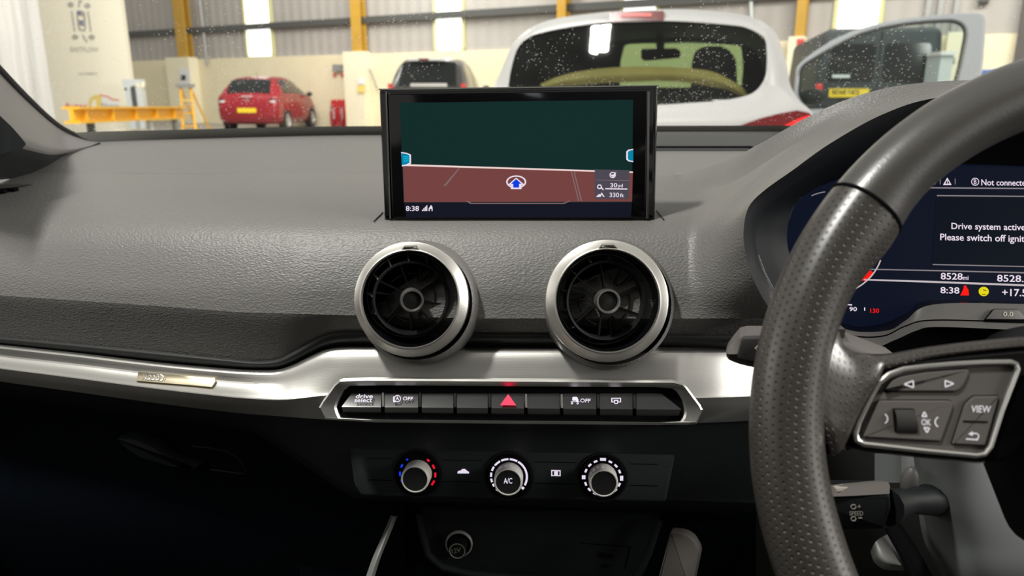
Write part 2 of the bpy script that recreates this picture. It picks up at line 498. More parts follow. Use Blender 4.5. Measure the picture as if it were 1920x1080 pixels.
    def text(s, pl, string, bbox, mat, h=.0004, slant=0.0, skew=0.0):
        """lettering fitted to the pixel box (x0, y0, x1, y1) on plane pl; skew raises/lowers the right end in pixels"""
        V, Fc = text_mesh(string)
        x0, y0, x1, y1 = bbox
        bl = Vector(pl.hit(x0, y1)); br = Vector(pl.hit(x1, y1 + skew)); tl = Vector(pl.hit(x0 + slant, y0))
        xs = [v[0] for v in V]; ys = [v[1] for v in V]
        w_, h_ = max(xs) - min(xs), max(ys) - min(ys)
        P = []
        for x, y in V:
            q = bl + (br - bl) * ((x - min(xs)) / w_) + (tl - bl) * ((y - min(ys)) / h_)
            P.append(pl.w(q.x, q.y, h))
        return s.add(P, Fc, mat)
    def build(s, name, parent=None, smooth=True, angle=32, label=None, cat=None, group=None, kind=None, recalc=True):
        if parent is not None: org = ORG[parent.name]
        else:
            xs = [v.x for v in s.v]; ys = [v.y for v in s.v]; zs = [v.z for v in s.v]
            org = Vector(((min(xs) + max(xs)) / 2, (min(ys) + max(ys)) / 2, min(zs)))
        me = bpy.data.meshes.new(name)
        me.from_pydata([v - org for v in s.v], [], s.f)
        ul = me.uv_layers.new(name='UVMap')
        for p in me.polygons:
            for li in p.loop_indices: ul.data[li].uv = s.uv[me.loops[li].vertex_index]
        for m in s.mats: me.materials.append(m)
        me.polygons.foreach_set('material_index', s.m)
        me.update()
        if recalc:
            bm = bmesh.new(); bm.from_mesh(me)
            bmesh.ops.recalc_face_normals(bm, faces=bm.faces)
            bm.to_mesh(me); bm.free()
        if smooth:
            me.shade_smooth(); me.set_sharp_from_angle(angle=R(angle))
        o = bpy.data.objects.new(name, me); COL.objects.link(o)
        if parent is not None:
            o.parent = parent
        else: o.location = org
        ORG[o.name] = org
        return set_props(o, label, cat, group, kind)

_tc = {}
def text_mesh(string):
    if string in _tc: return _tc[string]
    cu = bpy.data.curves.new('lettering', 'FONT'); cu.body = string; cu.resolution_u = 3
    cu.offset = .012
    o = bpy.data.objects.new('lettering', cu); COL.objects.link(o)
    bpy.context.view_layer.update()
    me = bpy.data.meshes.new_from_object(o.evaluated_get(bpy.context.evaluated_depsgraph_get()))
    V = [(v.co.x, v.co.y) for v in me.vertices]; Fc = [tuple(p.vertices) for p in me.polygons]
    bpy.data.objects.remove(o); bpy.data.curves.remove(cu); bpy.data.meshes.remove(me)
    _tc[string] = (V, Fc)
    return V, Fc

def tab(t, x):
    """piecewise-linear table"""
    if x <= t[0][0]: return t[0][1]
    for (a, b), (c, d) in zip(t, t[1:]):
        if x <= c: return b + (d - b) * (x - a) / (c - a)
    return t[-1][1]
def poly_at(pts, t):
    """point on a polyline (any dimension) at arc fraction t"""
    P = [Vector(p) for p in pts]; L = [0]
    for a, b in zip(P, P[1:]): L.append(L[-1] + (b - a).length)
    x = t * L[-1]
    for i in range(len(P) - 1):
        if x <= L[i + 1] + 1e-9: return P[i].lerp(P[i + 1], (x - L[i]) / max(1e-9, L[i + 1] - L[i]))
    return P[-1]
def circ(cx, cy, r, n=32, a0=0, a1=360):
    return [(cx + r * math.cos(R(a0 + (a1 - a0) * k / n)), cy + r * math.sin(R(a0 + (a1 - a0) * k / n))) for k in range(n + (0 if a1 - a0 >= 360 else 1))]

# ================================================================== car cabin shell (setting)
C0 = (MB().box((.02, -.83, 1.52), (1.5, 1.82, .04), 'cabin')).build('ceiling', kind='structure', smooth=False)
MB().box((-.095, -.32, 1.494), (.075, .17, .012), 'maplamp').build('map_lamp', C0, smooth=False, label='lit map lamp in the roof lining')
for nm, sx in (('door_1', -1), ('door_2', 1)):
    b = MB()
    x = sx * .80 + .02
    b.box((x, -.35, .62), (.08, 2.6, .72), 'cabin_dark')
    b.box((x, -.55, 1.25), (.06, .14, .56), 'cabin_dark')
    b.box((x, -1.12, 1.25), (.06, 1.10, .56), 'cabin_dark')  # solid panel over the rear side window, added to block light
    b.build(nm, kind='structure', smooth=False)
MB().box((.02, -.4, .22), (1.62, 3.0, .06), 'cabin_dark').build('floor', kind='structure', smooth=False)
b = MB(); b.box((.02, -1.70, .62), (1.5, .1, .80), 'cabin_dark'); b.box((.02, -1.3, .68), (1.4, .16, .75), 'cabin_dark')
b.box((.02, .98, .55), (1.62, .05, .75), 'cabin_dark'); b.box((-.58, -1.70, 1.25), (.4, .1, .56), 'cabin_dark'); b.box((.62, -1.70, 1.25), (.4, .1, .56), 'cabin_dark'); b.box((.02, -1.70, 1.47), (1.5, .1, .12), 'cabin_dark'); b.box((.02, -1.70, 1.06), (1.5, .1, .12), 'cabin_dark')  # rear window narrowed by added panels to hold back light
b.build('wall_back', kind='structure', smooth=False)

# ================================================================== dashboard
dash = thing('dashboard', (0, .7, .85), 'dark grey grained dashboard with brushed silver strip across the car', 'dashboard')

CREASE = [(-160, 546), (0, 557), (150, 567), (300, 577), (440, 588), (650, 594), (900, 600), (1020, 600), (1280, 600), (1460, 600)]
LEATH = [(-160, 618), (0, 634), (150, 648), (300, 663), (440, 677), (490, 681), (520, 677), (548, 664), (580, 645), (602, 633), (630, 625), (700, 624), (900, 627), (1020, 628), (1240, 630), (1460, 631)]
STRIPT = [(-160, 628), (0, 646), (150, 662), (300, 680), (440, 692), (495, 694), (525, 692), (550, 683), (580, 668), (605, 656), (630, 650), (680, 649), (900, 651), (1020, 651), (1240, 651), (1460, 651)]
STRIPB = [(-160, 686), (0, 715), (150, 736), (300, 757), (450, 775), (600, 786), (700, 791), (900, 794), (1300, 797), (1460, 789)]
SIDE = [(-160, .085), (0, .060), (150, .036), (300, .018), (450, .006), (560, 0), (1600, 0)]
YPROF = [(250, 1.22), (285, 1.02), (300, .95), (325, .85), (345, .785), (365, .735), (384, .698), (400, .673), (418, .653), (440, .638), (470, .627), (505, .617), (545, .608), (600, .600)]
def dY(px): return tab(SIDE, px)
def dYs(px): return tab(SIDE, px) + tab([(1250, 0), (1330, .006), (1460, .026)], px)
def topY(py): return tab(YPROF, py)
PXL = [-160, -80, 0, 80, 160, 240, 330, 430, 480, 520, 550, 580, 610, 640, 690, 780, 900, 1020, 1140, 1192, 1232, 1262, 1285]

# main pad: from the top of the dash over the shoulder to the padded lower lip, sweeping up to the binnacle hood on the right
FR = [0, .07, .14, .21, .27, .34, .42, .53, .66, .80, .90, 1.0]
LIP = [(2240, 224, .625), (1950, 166, .642), (1758, 183, .632), (1656, 214, .622), (1558, 268, .608), (1485, 320, .597), (1432, 358, .589), (1403, 390, .582), (1394, 438, .577), (1401, 488, .577), (1418, 536, .578), (1452, 597, .592)]
SIL = [(1285, 325, .85), (1345, 310, .845), (1397, 284, .80), (1462, 249, .77), (1523, 214, .755), (1575, 191, .748), (1624, 173, .744), (1680, 161, .74), (1737, 154, .737), (1830, 150, .735), (2010, 150, .735), (2240, 200, .715)]
rows = []
for i, f in enumerate(FR):
    row = []
    for px in PXL:
        cy = tab(CREASE, px) - 3
        y0 = 325
        py = y0 + (cy - y0) * f
        row.append(at(px, py, topY(py) + dY(px)))
    px = PXL[-1]
    cy = tab(CREASE, px) - 3; py = 325 + (cy - 325) * f
    S = Vector((px, py, topY(py))); Ee = Vector(LIP[i])
    s0, e0 = Vector(SIL[0]), Vector(SIL[-1])
    sc = min(1, (Ee - S).length / (e0 - s0).length) * (1 - i / 11) ** 1.3
    for k in range(1, 13):
        t = k / 12
        if i == 0: q = poly_at(SIL, t)
        else:
            D = poly_at(SIL, t) - s0.lerp(e0, t)
            K = Vector((S.x + (Ee.x - S.x) * .45, S.y, S.z))
            q = S * (1 - t) ** 2 + K * 2 * t * (1 - t) + Ee * t * t + D * sc * (min(1, t / .45) ** 2 * (3 - 2 * min(1, t / .45)))
            if i == 1: q.z = min(q.z, poly_at(SIL, t).z - .004)
        row.append(at(q.x, q.y, q.z))
    rows.append(row)
pad = MB()
skirt = [p + Vector((0, .05, -.05)) if k > len(PXL) - 1 else p + Vector((0, .02, -.012)) for k, p in enumerate(rows[0])]
pad.loft([skirt, rows[0]], 150, 2, 'pad')
pad.loft(rows, 150, 66, 'pad')
# far shelf of the dash up to the windscreen
FAR = [(-160, 300, 1.00), (-60, 285, 1.02), (60, 272, 1.06), (180, 262, 1.12), (300, 258, 1.17), (450, 254, 1.20), (620, 250, 1.22), (800, 249, 1.23), (1000, 249, 1.23), (1240, 249, 1.22), (1450, 249, 1.18), (1700, 250, 1.10), (2000, 254, .98)]
rf = [at(*p) for p in FAR]
pxs = [p[0] for p in FAR]
def midrow(py, Y): return [at(px, py + (6 if px > 1300 else 0), Y + dY(px) * (1.2 - Y)) for px in pxs]
def r0row():
    o = []
    for px in pxs:
        y0 = 325
        o.append(at(px, y0, topY(min(y0, 325)) + dY(px)) + (Vector((0, 0, -.004)) if px > 1300 else Vector()))
    return o
pad.loft([rf, [a.lerp(b_, .5) + Vector((0, 0, .006)) for a, b_ in zip(rf, r0row())], r0row()], 120, 24, 'pad')
# lower padded face under the crease
low = []
for f, dy in ((0, 0), (.15, .0012), (.55, .0062), (1, .0115)):
    low.append([at(px, tab(CREASE, px) - 3 + (tab(LEATH, px) - tab(CREASE, px) + 3) * f, .6005 + dY(px) + dy) for px in PXL + [1345, 1400, 1430, 1470]])
pad.loft(low, 200, 14, 'pad')
pad.build('upper_pad', dash, angle=28, recalc=True)
edge = MB()
er = []
for f, dy in ((-.25, .0115), (.1, .0080), (.6, .0095), (1.15, .020)):
    er.append([at(px, tab(LEATH, px) + (tab(STRIPT, px) - tab(LEATH, px)) * f, .6005 + dY(px) + dy) for px in PXL + [1345, 1400, 1430, 1470]])
edge.loft(er, 200, 12, 'pad_smooth')
edge.build('pad_edge', dash, label='plain black rolled edge under the pad')

# centre defroster / speaker panel on the shelf, right of the screen
Pg = Plane(at(1240, 268, 1.05), Vector((0, -.10, 1)))
g = MB()
gp = Pg.hits([(760, 252), (1470, 251), (1440, 262), (1405, 284), (760, 284)])
g.prism(Pg, gp, -.01, .0035, 'grille', .002)
for k in range(58):
    px = 1225 + k * 3.2
    a = Pg.hit(px, 283.3); c = Pg.hit(px + 1.7, 279.6)
    g.prism(Pg, [a, (c[0], a[1]), c, (a[0], c[1])], .003, .0042, 'matt_black')
g.build('defroster_grille', dash, label='grey slotted panel on the shelf behind the screen')

# brushed strip
SPR = [(0, .613), (.07, .603), (.33, .5935), (.60, .5855), (.655, .5835), (.82, .5848), (1, .588)]
SPL = [(0, .611), (.07, .6015), (.33, .5975), (.60, .5845), (.655, .5815), (.82, .5835), (1, .587)]
def sprY(px, f):
    w = tab([(430, 1), (640, 0)], px)
    return tab(SPL, f) * w + tab(SPR, f) * (1 - w)
def striprow(f):
    return [at(px, tab(STRIPT, px) + (tab(STRIPB, px) - tab(STRIPT, px)) * f, sprY(px, f) + dYs(px)) for px in PXL + [1345, 1400, 1430, 1470]]
st = [striprow(f) for f in (0, .07, .33, .60, .655)]
st2 = [striprow(f) for f in (.655, .82, 1)]
b = MB(); b.loft(st, 200, 24, 'alu'); b.loft(st2, 200, 8, 'alu')
strip = b.build('decor_strip', dash, angle=12, label='brushed silver trim strip')
# badge with four rings
def on_strip(px, py, lift):
    f = (py - tab(STRIPT, px)) / (tab(STRIPB, px) - tab(STRIPT, px))
    return at(px, py, sprY(px, f) + dYs(px) - lift)
bd = MB()
def bpt(u, v): # u along, v down the badge
    xl, xr = 259 - 3 * v, 404 - 2.5 * v - (4 * max(0, v - .6) ** 2 * 10 if u > .9 else 0)
    x = xl + (xr - xl) * u; return x, (697 + 18 * v) + (11 + v) * u
rws = []
for v, lf in ((-.02, -.001), (0, .0016), (.05, .0024), (.5, .0030), (.93, .0024), (1.0, .0016), (1.02, -.001)):
    rws.append([on_strip(*bpt(u, v), -.001 if u in (0, 1) else lf) for u in (0, .004, .012, .25, .5, .75, .985, .996, 1)])
bd.loops(rws, 'badge', False)
for k in range(4):
    cx, cy = 277 + k * 8.0, 706.3 + k * .62
    bd.tube([on_strip(cx + 5.6 * math.cos(R(a)), cy + 5.4 * math.sin(R(a)), .0034) for a in range(0, 360, 15)], .00042, 'satin', 6, closed=True)
for k in range(9):
    bd.tube([on_strip(268 + k * 5, 701 + k * .35, .0030), on_strip(271 + k * 5, 707 + k * .35, .0032), on_strip(267 + k * 5, 713 + k * .35, .0029)], .00018, 'satin', 5)
bd.build('badge', strip, label='small gold-toned badge with four linked rings')

# lower dash: centre stack and glovebox side
lw = []
xs = [-160, 0, 150, 300, 440, 490, 550, 600, 640, 680, 760, 960, 1150, 1260, 1340, 1460]
SB2 = [(-160, 700), (0, 729), (300, 772), (440, 790), (490, 806), (550, 846), (640, 910), (670, 926), (960, 934), (1250, 940), (1460, 948)]
for f, Y in ((-.02, .590), (.06, .5945), (.5, .603), (.92, .612), (1.0, .618)):
    lw.append([at(px, tab(STRIPB, px) + (tab(SB2, px) - tab(STRIPB, px)) * f, Y + dY(px)) for px in xs])
lw.append([at(px, tab(SB2, px) + 14, .66 + dY(px)) for px in xs])
MBs = MB(); MBs.loft(lw, 100, 30, 'blackstack')
MBs.build('centre_stack', dash, angle=40)
gb = []
for py, Y in ((700, .66), (790, .655), (870, .648), (980, .650), (1150, .70), (1300, .80)):
    gb.append([at(px, py + max(0, (px - 0)) * .10, Y + dY(px)) for px in (-160, 0, 200, 400, 600, 760)])
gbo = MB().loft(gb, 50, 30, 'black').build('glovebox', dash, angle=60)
hb = MB()
Pgb = Plane(at(340, 850, .655), (at(250, 860, .66) - at(430, 870, .652)).cross(at(340, 900, .65) - at(340, 830, .654)), (1, 0, 0))
if Pgb.n.y > 0: Pgb = Plane(Pgb.o, -Pgb.n, (1, 0, 0))
hp = round_poly(Pgb.hits([(226, 816), (262, 818), (300, 835), (335, 862), (378, 872), (330, 870), (270, 852), (246, 836)]), .004, 4)
hb.prism(Pgb, hp, -.01, .009, 'blackstack', .002)
hb.tube([Pgb.w(*Pgb.hit(x, y), .006) for x, y in ((365, 832), (400, 836), (432, 842), (452, 854), (466, 876), (462, 884), (400, 876))], .0006, 'blackstack', 6)
hb.build('glovebox_handle', gbo)

# ================================================================== screen
scr = thing('infotainment_display', at(968, 413, .62), 'black tablet-style display standing on the dash showing a dark green map', 'display')
Ps = tilt_plane(968, 290, .660, 4, 0)
ho = MB()
ocs = Ps.hits([(709, 166), (1235, 159), (1229, 413), (719, 413)])
ho.prism(Ps, round_poly(ocs, [.0035, .0035, .0015, .0015]), -.016, -.0015, 'gloss_black', .0035)
ics = Ps.hits([(727, 174), (1214, 168), (1211, 409), (735, 409)])
ho.prism(Ps, round_poly(ics, .002), -.006, 0, 'gloss_black', .0012)
top = Ps.hits([(709, 166), (1235, 159), (1235, 161), (709, 168.5)])
ho.prism(Ps, top, -.015, -.0022, 'satin')  # highlight on the top bevel, drawn as a satin strip
for x0, x1 in ((1213.5, 1218), (722.5, 725)):
    e_ = Ps.hits([(x0, 172), (x1, 172), (x1 - 2 if x0 > 900 else x1 + 7.5, 410), (x0 - 2 if x0 > 900 else x0 + 7.5, 410)])
    ho.prism(Ps, e_, -.004, .0004, 'cluster_grey', .0003)
ho.build('housing', scr)
sc_ = MB()
def sp(pts, mat, h=.0006): sc_.flat(Ps, Ps.hits(pts), h, mat)
sp([(750, 193), (1187, 187), (1185, 380), (757, 380)], 's_green', .0004)
sp([(757, 379), (1185, 378), (1183, 407), (762, 408)], 's_bar', .0004)
sp([(755.5, 309), (1186.5, 323), (1185, 378), (758, 379)], 's_brown', .0006)
sp([(756, 307.6), (1186.5, 321.4), (1186.5, 324.2), (756, 311)], 's_line', .0008)
sp([(860, 315.5), (862.5, 315.5), (836, 348.5), (831.5, 348.5)], 's_road', .0008)
sp([(1070, 320), (1072, 320), (1086, 377), (1084, 377)], 's_road', .0008)
sp([(1075, 320), (1077, 320), (1091.5, 377), (1089, 377)], 's_road', .0008)
sp([(1115, 317.5), (1180, 319), (1179, 373), (1115, 373)], 's_grey', .001)
sp([(1116, 337.2), (1180, 338.2), (1180, 339), (1116, 338)], 's_road', .0012)
sp([(874, 377), (879, 377), (884, 380.5), (1056, 380.5), (1068, 376), (1070, 376.6), (1058, 382), (882, 382)], 's_road', .0012)
# side tabs
sp([(752.5, 285), (763, 286.5), (771, 290), (771, 307), (762, 311), (754, 312)], 's_white', .001)
sp([(752.8, 287), (762, 288.5), (768.3, 291), (768.3, 305.5), (761, 308.5), (753.8, 309.5)], 's_teal', .0012)
for y in (293, 297, 301): sp([(757, y), (767, y), (767, y + 1.6), (757, y + 1.6)], 's_cyanline', .0014)
sp([(1187, 279), (1178, 280.5), (1174, 284), (1174, 299), (1178, 302.5), (1187, 304)], 's_white', .001)
sp([(1187, 281), (1180, 282.5), (1177, 285), (1177, 298), (1180, 300.5), (1187, 302)], 's_teal', .0012)
# position marker
sc_.ring(Ps, Ps.hits([(968 + 18.8 * math.cos(R(a)), 341 + 12.2 * math.sin(R(a))) for a in range(0, 360, 8)]), Ps.hits([(968 + 16 * math.cos(R(a)), 341 + 9.8 * math.sin(R(a))) for a in range(0, 360, 8)]), .0005, .0012, 's_white', 48)
sp([(968, 333), (983, 346), (978, 347), (978, 354.5), (958, 354.5), (958, 347), (953, 346)], 's_white', .0016)
sp([(968, 335.5), (978, 344.5), (973.5, 344.5), (973.5, 351.5), (962.5, 351.5), (962.5, 344.5), (958, 344.5)], 's_blue', .002)
# info box: compass, magnifier, mountain, values
cc = Ps.hit(1148.5, 328)
sc_.lathe(Ps, cc, [(.0027, .0014), (.0027, .0016), (.0019, .0016), (.0019, .0014)], 's_white', 28)
sp([(1150.5, 326), (1155.5, 321.8), (1151.5, 330.5), (1147.5, 330.5)], 's_white', .0018)
sp([(1144, 327), (1152, 328), (1149, 333)], 's_white', .0017)
mg = Ps.hit(1123.8, 350)
sc_.lathe(Ps, mg, [(.0021, .0014), (.0021, .0016), (.0012, .0016), (.0012, .0014)], 's_white', 24)
sp([(1126, 352), (1128, 350.5), (1132, 355), (1130.5, 356.5)], 's_white', .0016)
sp([(1117, 369), (1123, 363.5), (1125.5, 364.5), (1128, 360.5), (1133.5, 369), (1131, 369), (1128, 364.5), (1126, 369)], 's_white', .0016)
sp([(1134.5, 352.6), (1176, 353.2), (1176, 355.4), (1134.5, 354.8)], 's_white', .0014)
sc_.text(Ps, '30', (1144, 343, 1157, 351.2), 's_white', .0016)
sc_.text(Ps, 'yd', (1158, 344.6, 1167.5, 353), 's_white', .0016)
sc_.text(Ps, '330', (1142.5, 361, 1160.5, 369.6), 's_white', .0016)
sc_.text(Ps, 'ft', (1162, 362.6, 1169.5, 369.6), 's_white', .0016)
sc_.text(Ps, '8:38', (761.5, 386, 786, 395.4), 's_white', .0012)
for k in range(4): sp([(791.5 + k * 2.7, 395.4), (793.5 + k * 2.7, 395.4), (793.5 + k * 2.7, 392.5 - k * 2.7), (791.5 + k * 2.7, 393.4 - k * 2.7)], 's_white', .0012)
sp([(804, 395.4), (804, 391), (806, 388), (808, 384.5), (810.5, 386), (811.5, 390), (811.5, 395.4), (809.5, 395.4), (809.5, 391.5), (806.2, 391.5), (806.2, 395.4)], 's_white', .0012)
sc_.build('screen', scr, smooth=False, label='lit map screen, green above and brown below', recalc=False)
for s_ in ([(718, 399), (701, 416)], [(1231, 396), (1245, 413)]):
    sl = MB(); sl.tube([at(x, y - 1, topY(y) - .0012) for x, y in (s_[0], ((s_[0][0] + s_[1][0]) / 2, (s_[0][1] + s_[1][1]) / 2), s_[1])], .0006, 'rubber', 5); sl.build('panel_gap', dash)

# ================================================================== round vents
def vent(px, py, R_, tx, ty, label, knob, spin):
    t = thing('air_vent', at(px, py, .60), label, 'air vent', 'round air vents')
    P = tilt_plane(px, py, .594, 15.5, 0)
    P.o = at(px, py, .592)
    c = (0, 0)
    b = MB(); b.lathe(P, (.0028, -.0026), [(R_ * 1.145, -.045), (R_ * 1.12, -.026), (R_ * 1.075, -.010), (R_ * 1.035, -.003), (R_ * 1.0, -.0015)], 'pad', 96); b.build('collar', t, angle=40, label='dark grey flared collar')
    b = MB(); b.lathe(P, c, [(R_ * 1.0, -.006), (R_ * 1.006, 0), (R_ * .995, .0020), (R_ * .965, .0030), (R_ * .865, .0092), (R_ * .842, .0096), (R_ * .825, .0070), (R_ * .82, -.004)], 'ring', 128); b.build('trim_ring', t, angle=25, label='brushed silver ring')
    b = MB(); b.lathe(P, c, [(R_ * .825, .006), (R_ * .815, .003), (R_ * .80, -.006), (R_ * .785, -.012), (R_ * .77, -.018), (R_ * .76, -.05)], 'gloss_black', 96)
    b.lathe(P, c, [(R_ * .77, -.045), (.0001, -.045)], 'matt_black', 48); b.build('duct', t, angle=40, label='glossy black throat')
    T = Matrix.Rotation(R(ty), 3, 'X') @ Matrix.Rotation(R(tx), 3, 'Y')
    b = MB()
    b.lathe(P, c, [(R_ * .655, -.034), (R_ * .665, -.004), (R_ * .655, -.0015), (R_ * .625, -.002), (R_ * .612, -.005), (R_ * .60, -.03)], 'vane', 96, tilt=T)
    b.lathe(P, c, [(R_ * .765, -.042), (R_ * .775, -.016), (R_ * .765, -.0135), (R_ * .745, -.014), (R_ * .735, -.04)], 'nozzle', 96, tilt=T)
    for k in range(13):
        a = R(k * 360 / 13 + spin); u_ = Vector((math.cos(a), math.sin(a), 0)); v_ = Vector((-u_.y, u_.x, 0)); w_ = Vector((0, 0, 1))
        def W3(p): p = T @ p; return P.w(p.x, p.y, p.z)
        q = [W3(u_ * r + v_ * s * R_ * .012 + w_ * h) for r, hh in ((R_ * .65, -.0028), (R_ * .752, -.0135)) for s in (-1, 1) for h in (hh, hh - .012)]
        b.add(q, [(0, 2, 6, 4), (0, 1, 5, 4), (2, 3, 7, 6), (1, 3, 7, 5)], 'nozzle')
    b.build('nozzle', t, angle=35)
    # fan-like vane insert
    b = MB()
    def W2(r, a, h):
        p = T @ Vector((r * math.cos(a), r * math.sin(a), h)); return P.w(p.x, p.y, p.z)
    def bar(pth, h0, h1, wd):
        n = len(pth); rings = []
        for i in range(n):
            a, c_ = Vector(pth[max(0, i - 1)]), Vector(pth[min(n - 1, i + 1)])
            d = (c_ - a).normalized(); nn = Vector((-d.y, d.x)) * wd
            q = Vector(pth[i]); r_ = []
            for off, h in ((nn, h0), (nn, h1), (-nn, h1), (-nn, h0)):
                p = T @ Vector((q.x + off.x, q.y + off.y, h)); r_.append(P.w(p.x, p.y, p.z))
            rings.append(r_)
        b.loops(rings, 'vane', True, True, True)
    for k in range(3):
        base = spin + k * 120
        for a0, rr0, rr1 in ((8, .20, .60), (52, .20, .60), (92, .30, .60)):
            a = R(base + a0); a2 = R(base + a0 + 6)
            bar([(R_ * rr0 * math.cos(a), R_ * rr0 * math.sin(a)), (R_ * rr1 * math.cos(a2), R_ * rr1 * math.sin(a2))], -.014, -.0065, R_ * .008)
        a = R(base + 78); a2 = R(base + 84); a3 = R(base + 98)
        bar([(R_ * .60 * math.cos(a), R_ * .60 * math.sin(a)), (R_ * .38 * math.cos(a), R_ * .38 * math.sin(a)), (R_ * .32 * math.cos(R(base + 84)), R_ * .32 * math.sin(R(base + 84))), (R_ * .36 * math.cos(R(base + 92)), R_ * .36 * math.sin(R(base + 92)))], -.014, -.0065, R_ * .008)
        bar([(R_ * .43 * math.cos(R(base + x)), R_ * .43 * math.sin(R(base + x))) for x in range(12, 54, 6)], -.014, -.0075, R_ * .007)
        bar([(R_ * .43 * math.cos(R(base + x)), R_ * .43 * math.sin(R(base + x))) for x in range(98, 124, 5)], -.014, -.0075, R_ * .007)
    b.lathe(P, c, [(R_ * .60, -.020), (.0001, -.020)], 'matt_black', 64, tilt=T)
    b.build('vane_insert', t, angle=30)
    b = MB()
    b.lathe(P, c, [(R_ * .165, -.02), (R_ * .19, .000), (R_ * .205, .0035), (R_ * .205, .0055), (R_ * .193, .0072), (R_ * .172, .0072), (R_ * .158, .0056), (R_ * .155, .0035)], 'satin', 64, tilt=T)
    kn = b.build('centre_knob', t, angle=40, label='chrome-ringed round knob')
    b = MB(); b.lathe(P, c, [(R_ * .157, .003), (R_ * .14, .0042), (R_ * .05, .005), (.0001, .005)], 'dial_tex', 48, tilt=T); b.build('cap', kn)
    # chrome index tab at the top of the ring
    b = MB(); s_ = R_ / 114
    q = [(-19 * s_, 95 * s_), (-12 * s_, 105 * s_), (11 * s_, 105.5 * s_), (19 * s_, 96 * s_)]
    b.prism(P, q, .002, .0098, 'chrome', .0012)
    b.build('index_tab', t, label='small chrome tab at the top of the ring')
vent(771.5, 561, .0478, 15, 12, 'left round air vent with silver ring, below the left half of the screen', 0, 92)
vent(1137.5, 564, .0500, 8, 5, 'right round air vent with silver ring, nearer the steering wheel', 0, 84)

# ================================================================== switch bar
sb = thing('switch_bar', at(955, 790, .585), 'row of black push switches in a silver surround below the round vents', 'switch panel')
Pb = tilt_plane(955, 752, .5755, 16, 0)
b = MB()
outer = round_poly(Pb.hits([(599, 762), (637, 708.5), (1278, 713), (1317, 765), (1304, 795), (612, 788.5)]), [.001, .006, .006, .001, .001, .001])
inner = round_poly(Pb.hits([(630, 762), (648, 722), (1264, 726), (1281, 753), (1284, 775), (1276, 793), (639, 787)]), [.003, .007, .007, .004, .003, .004, .004])
b.ring(Pb, outer, inner, -.008, .0045, 'satin', 220, .0016, .002)
b.build('bezel', sb, label='satin silver surround', angle=25)
bk = MB(); bk.flat(Pb, inner, -.0035, 'matt_black'); bk.build('backing', sb, smooth=False)
DIV = [636, 718, 787.5, 853.5, 918, 986, 1053, 1121.5, 1189.5, 1281]
def swrow(x, which): # py on the slightly sloping lines of the row
    k = (x - 636) / 645
    return {'t': 729 + 5 * k, 'r': 763 + 5 * k, 'b': 788 + 6 * k}[which]
swt = []
for k in range(9):
    x0, x1 = DIV[k] + 2.2, DIV[k + 1] - 2.2
    o = MB(); rws = []
    for w_, Y, ins in (('t', .590, 0), ('t2', .5875, 0), ('r1', .5800, 0), ('r', .5792, 0), ('r2', .5800, 0), ('b', .588, 0)):
        pts = []
        for f in (0, .02, .5, .98, 1):
            x = x0 + (x1 - x0) * f
            base = {'t': swrow(x, 't'), 't2': swrow(x, 't') + 8, 'r1': swrow(x, 'r') - 2, 'r': swrow(x, 'r'), 'r2': swrow(x, 'r') + 2, 'b': swrow(x, 'b')}[w_]
            if k == 0 and f < .5:
                xx = x + {'t': 26, 't2': 20, 'r1': 2, 'r': 1, 'r2': 2, 'b': 6}[w_] * (1 if f < .1 else 1)
            elif k == 8 and f > .5:
                xx = x - {'t': 42, 't2': 32, 'r1': 2, 'r': 1, 'r2': 2, 'b': 6}[w_]
            else: xx = x
            pts.append(at(xx, base, Y - .0075 + (.0025 if f in (0, 1) else 0)))
        rws.append(pts)
    n = 5
    V = [p for r_ in rws for p in r_]
    o.add(V, [(j * n + i, j * n + i + 1, (j + 1) * n + i + 1, (j + 1) * n + i) for j in range(5) for i in range(4)], 'swtop')
    btn = o.build('button', sb, angle=25)
    swt.append(btn)
    # silver divider strip
    if k:
        x = DIV[k]
        d_ = MB(); d_.tube([at(x, swrow(x, 't') + 7, .5791), at(x + .5, swrow(x, 'r') - 1, .5725)], .0011, 'swmetal' if k in (1, 5, 6) else 'swtop', 6)
        d_.build('divider', sb, label='thin silver divider' if k in (1, 5, 6) else None)
Pi = Plane(at(955, 756, .5738), (at(955, 764, .5720) - at(955, 741, .5798)).cross(Vector((1, 0, 0))) * -1, (1, 0, 0))
if Pi.n.y > 0: Pi = Plane(Pi.o, -Pi.n, (1, 0, 0))
def icon(parent, fn, label, mat='pure_white'):
    m_ = MB(); fn(m_); m_.build('icon', parent, smooth=False, label=label, recalc=False)
def ip(m_, pts, mat='pure_white', h=.0007, P=None):
    P = P or Pi
    m_.flat(P, P.hits(pts), h, mat)
def ring_px(m_, cx, cy, r0, r1, mat='pure_white', h=.0008, P=None, a0=0, a1=360):
    P = P or Pi
    n = 28
    V = []
    for k in range(n + 1):
        a = R(a0 + (a1 - a0) * k / n)
        for r in (r0, r1): V.append(P.w(*P.hit(cx + r * math.cos(a), cy + r * math.sin(a)), h))
    m_.add(V, [(2 * k, 2 * k + 1, 2 * k + 3, 2 * k + 2) for k in range(n)], mat)
def f1(m_):
    m_.text(Pi, 'drive', (667, 739.5, 699, 747.6), 'pure_white', .0009, 1.5); m_.text(Pi, 'select', (664.5, 747, 697.5, 754.5), 'pure_white', .0009, 1.5)
icon(swt[0], f1, 'white words drive select')
def f2(m_):
    ring_px(m_, 745.5, 748, 5.2, 6.6); m_.text(Pi, 'A', (742.6, 744.2, 748.6, 751), 'pure_white', .0009)
    ring_px(m_, 745.5, 748, 7.2, 8.4, a0=120, a1=215); ip(m_, [(737, 751), (742, 753.5), (738, 755)])
    m_.text(Pi, 'OFF', (755.5, 744.4, 774, 751.2), 'pure_white', .0009, 1, .6)
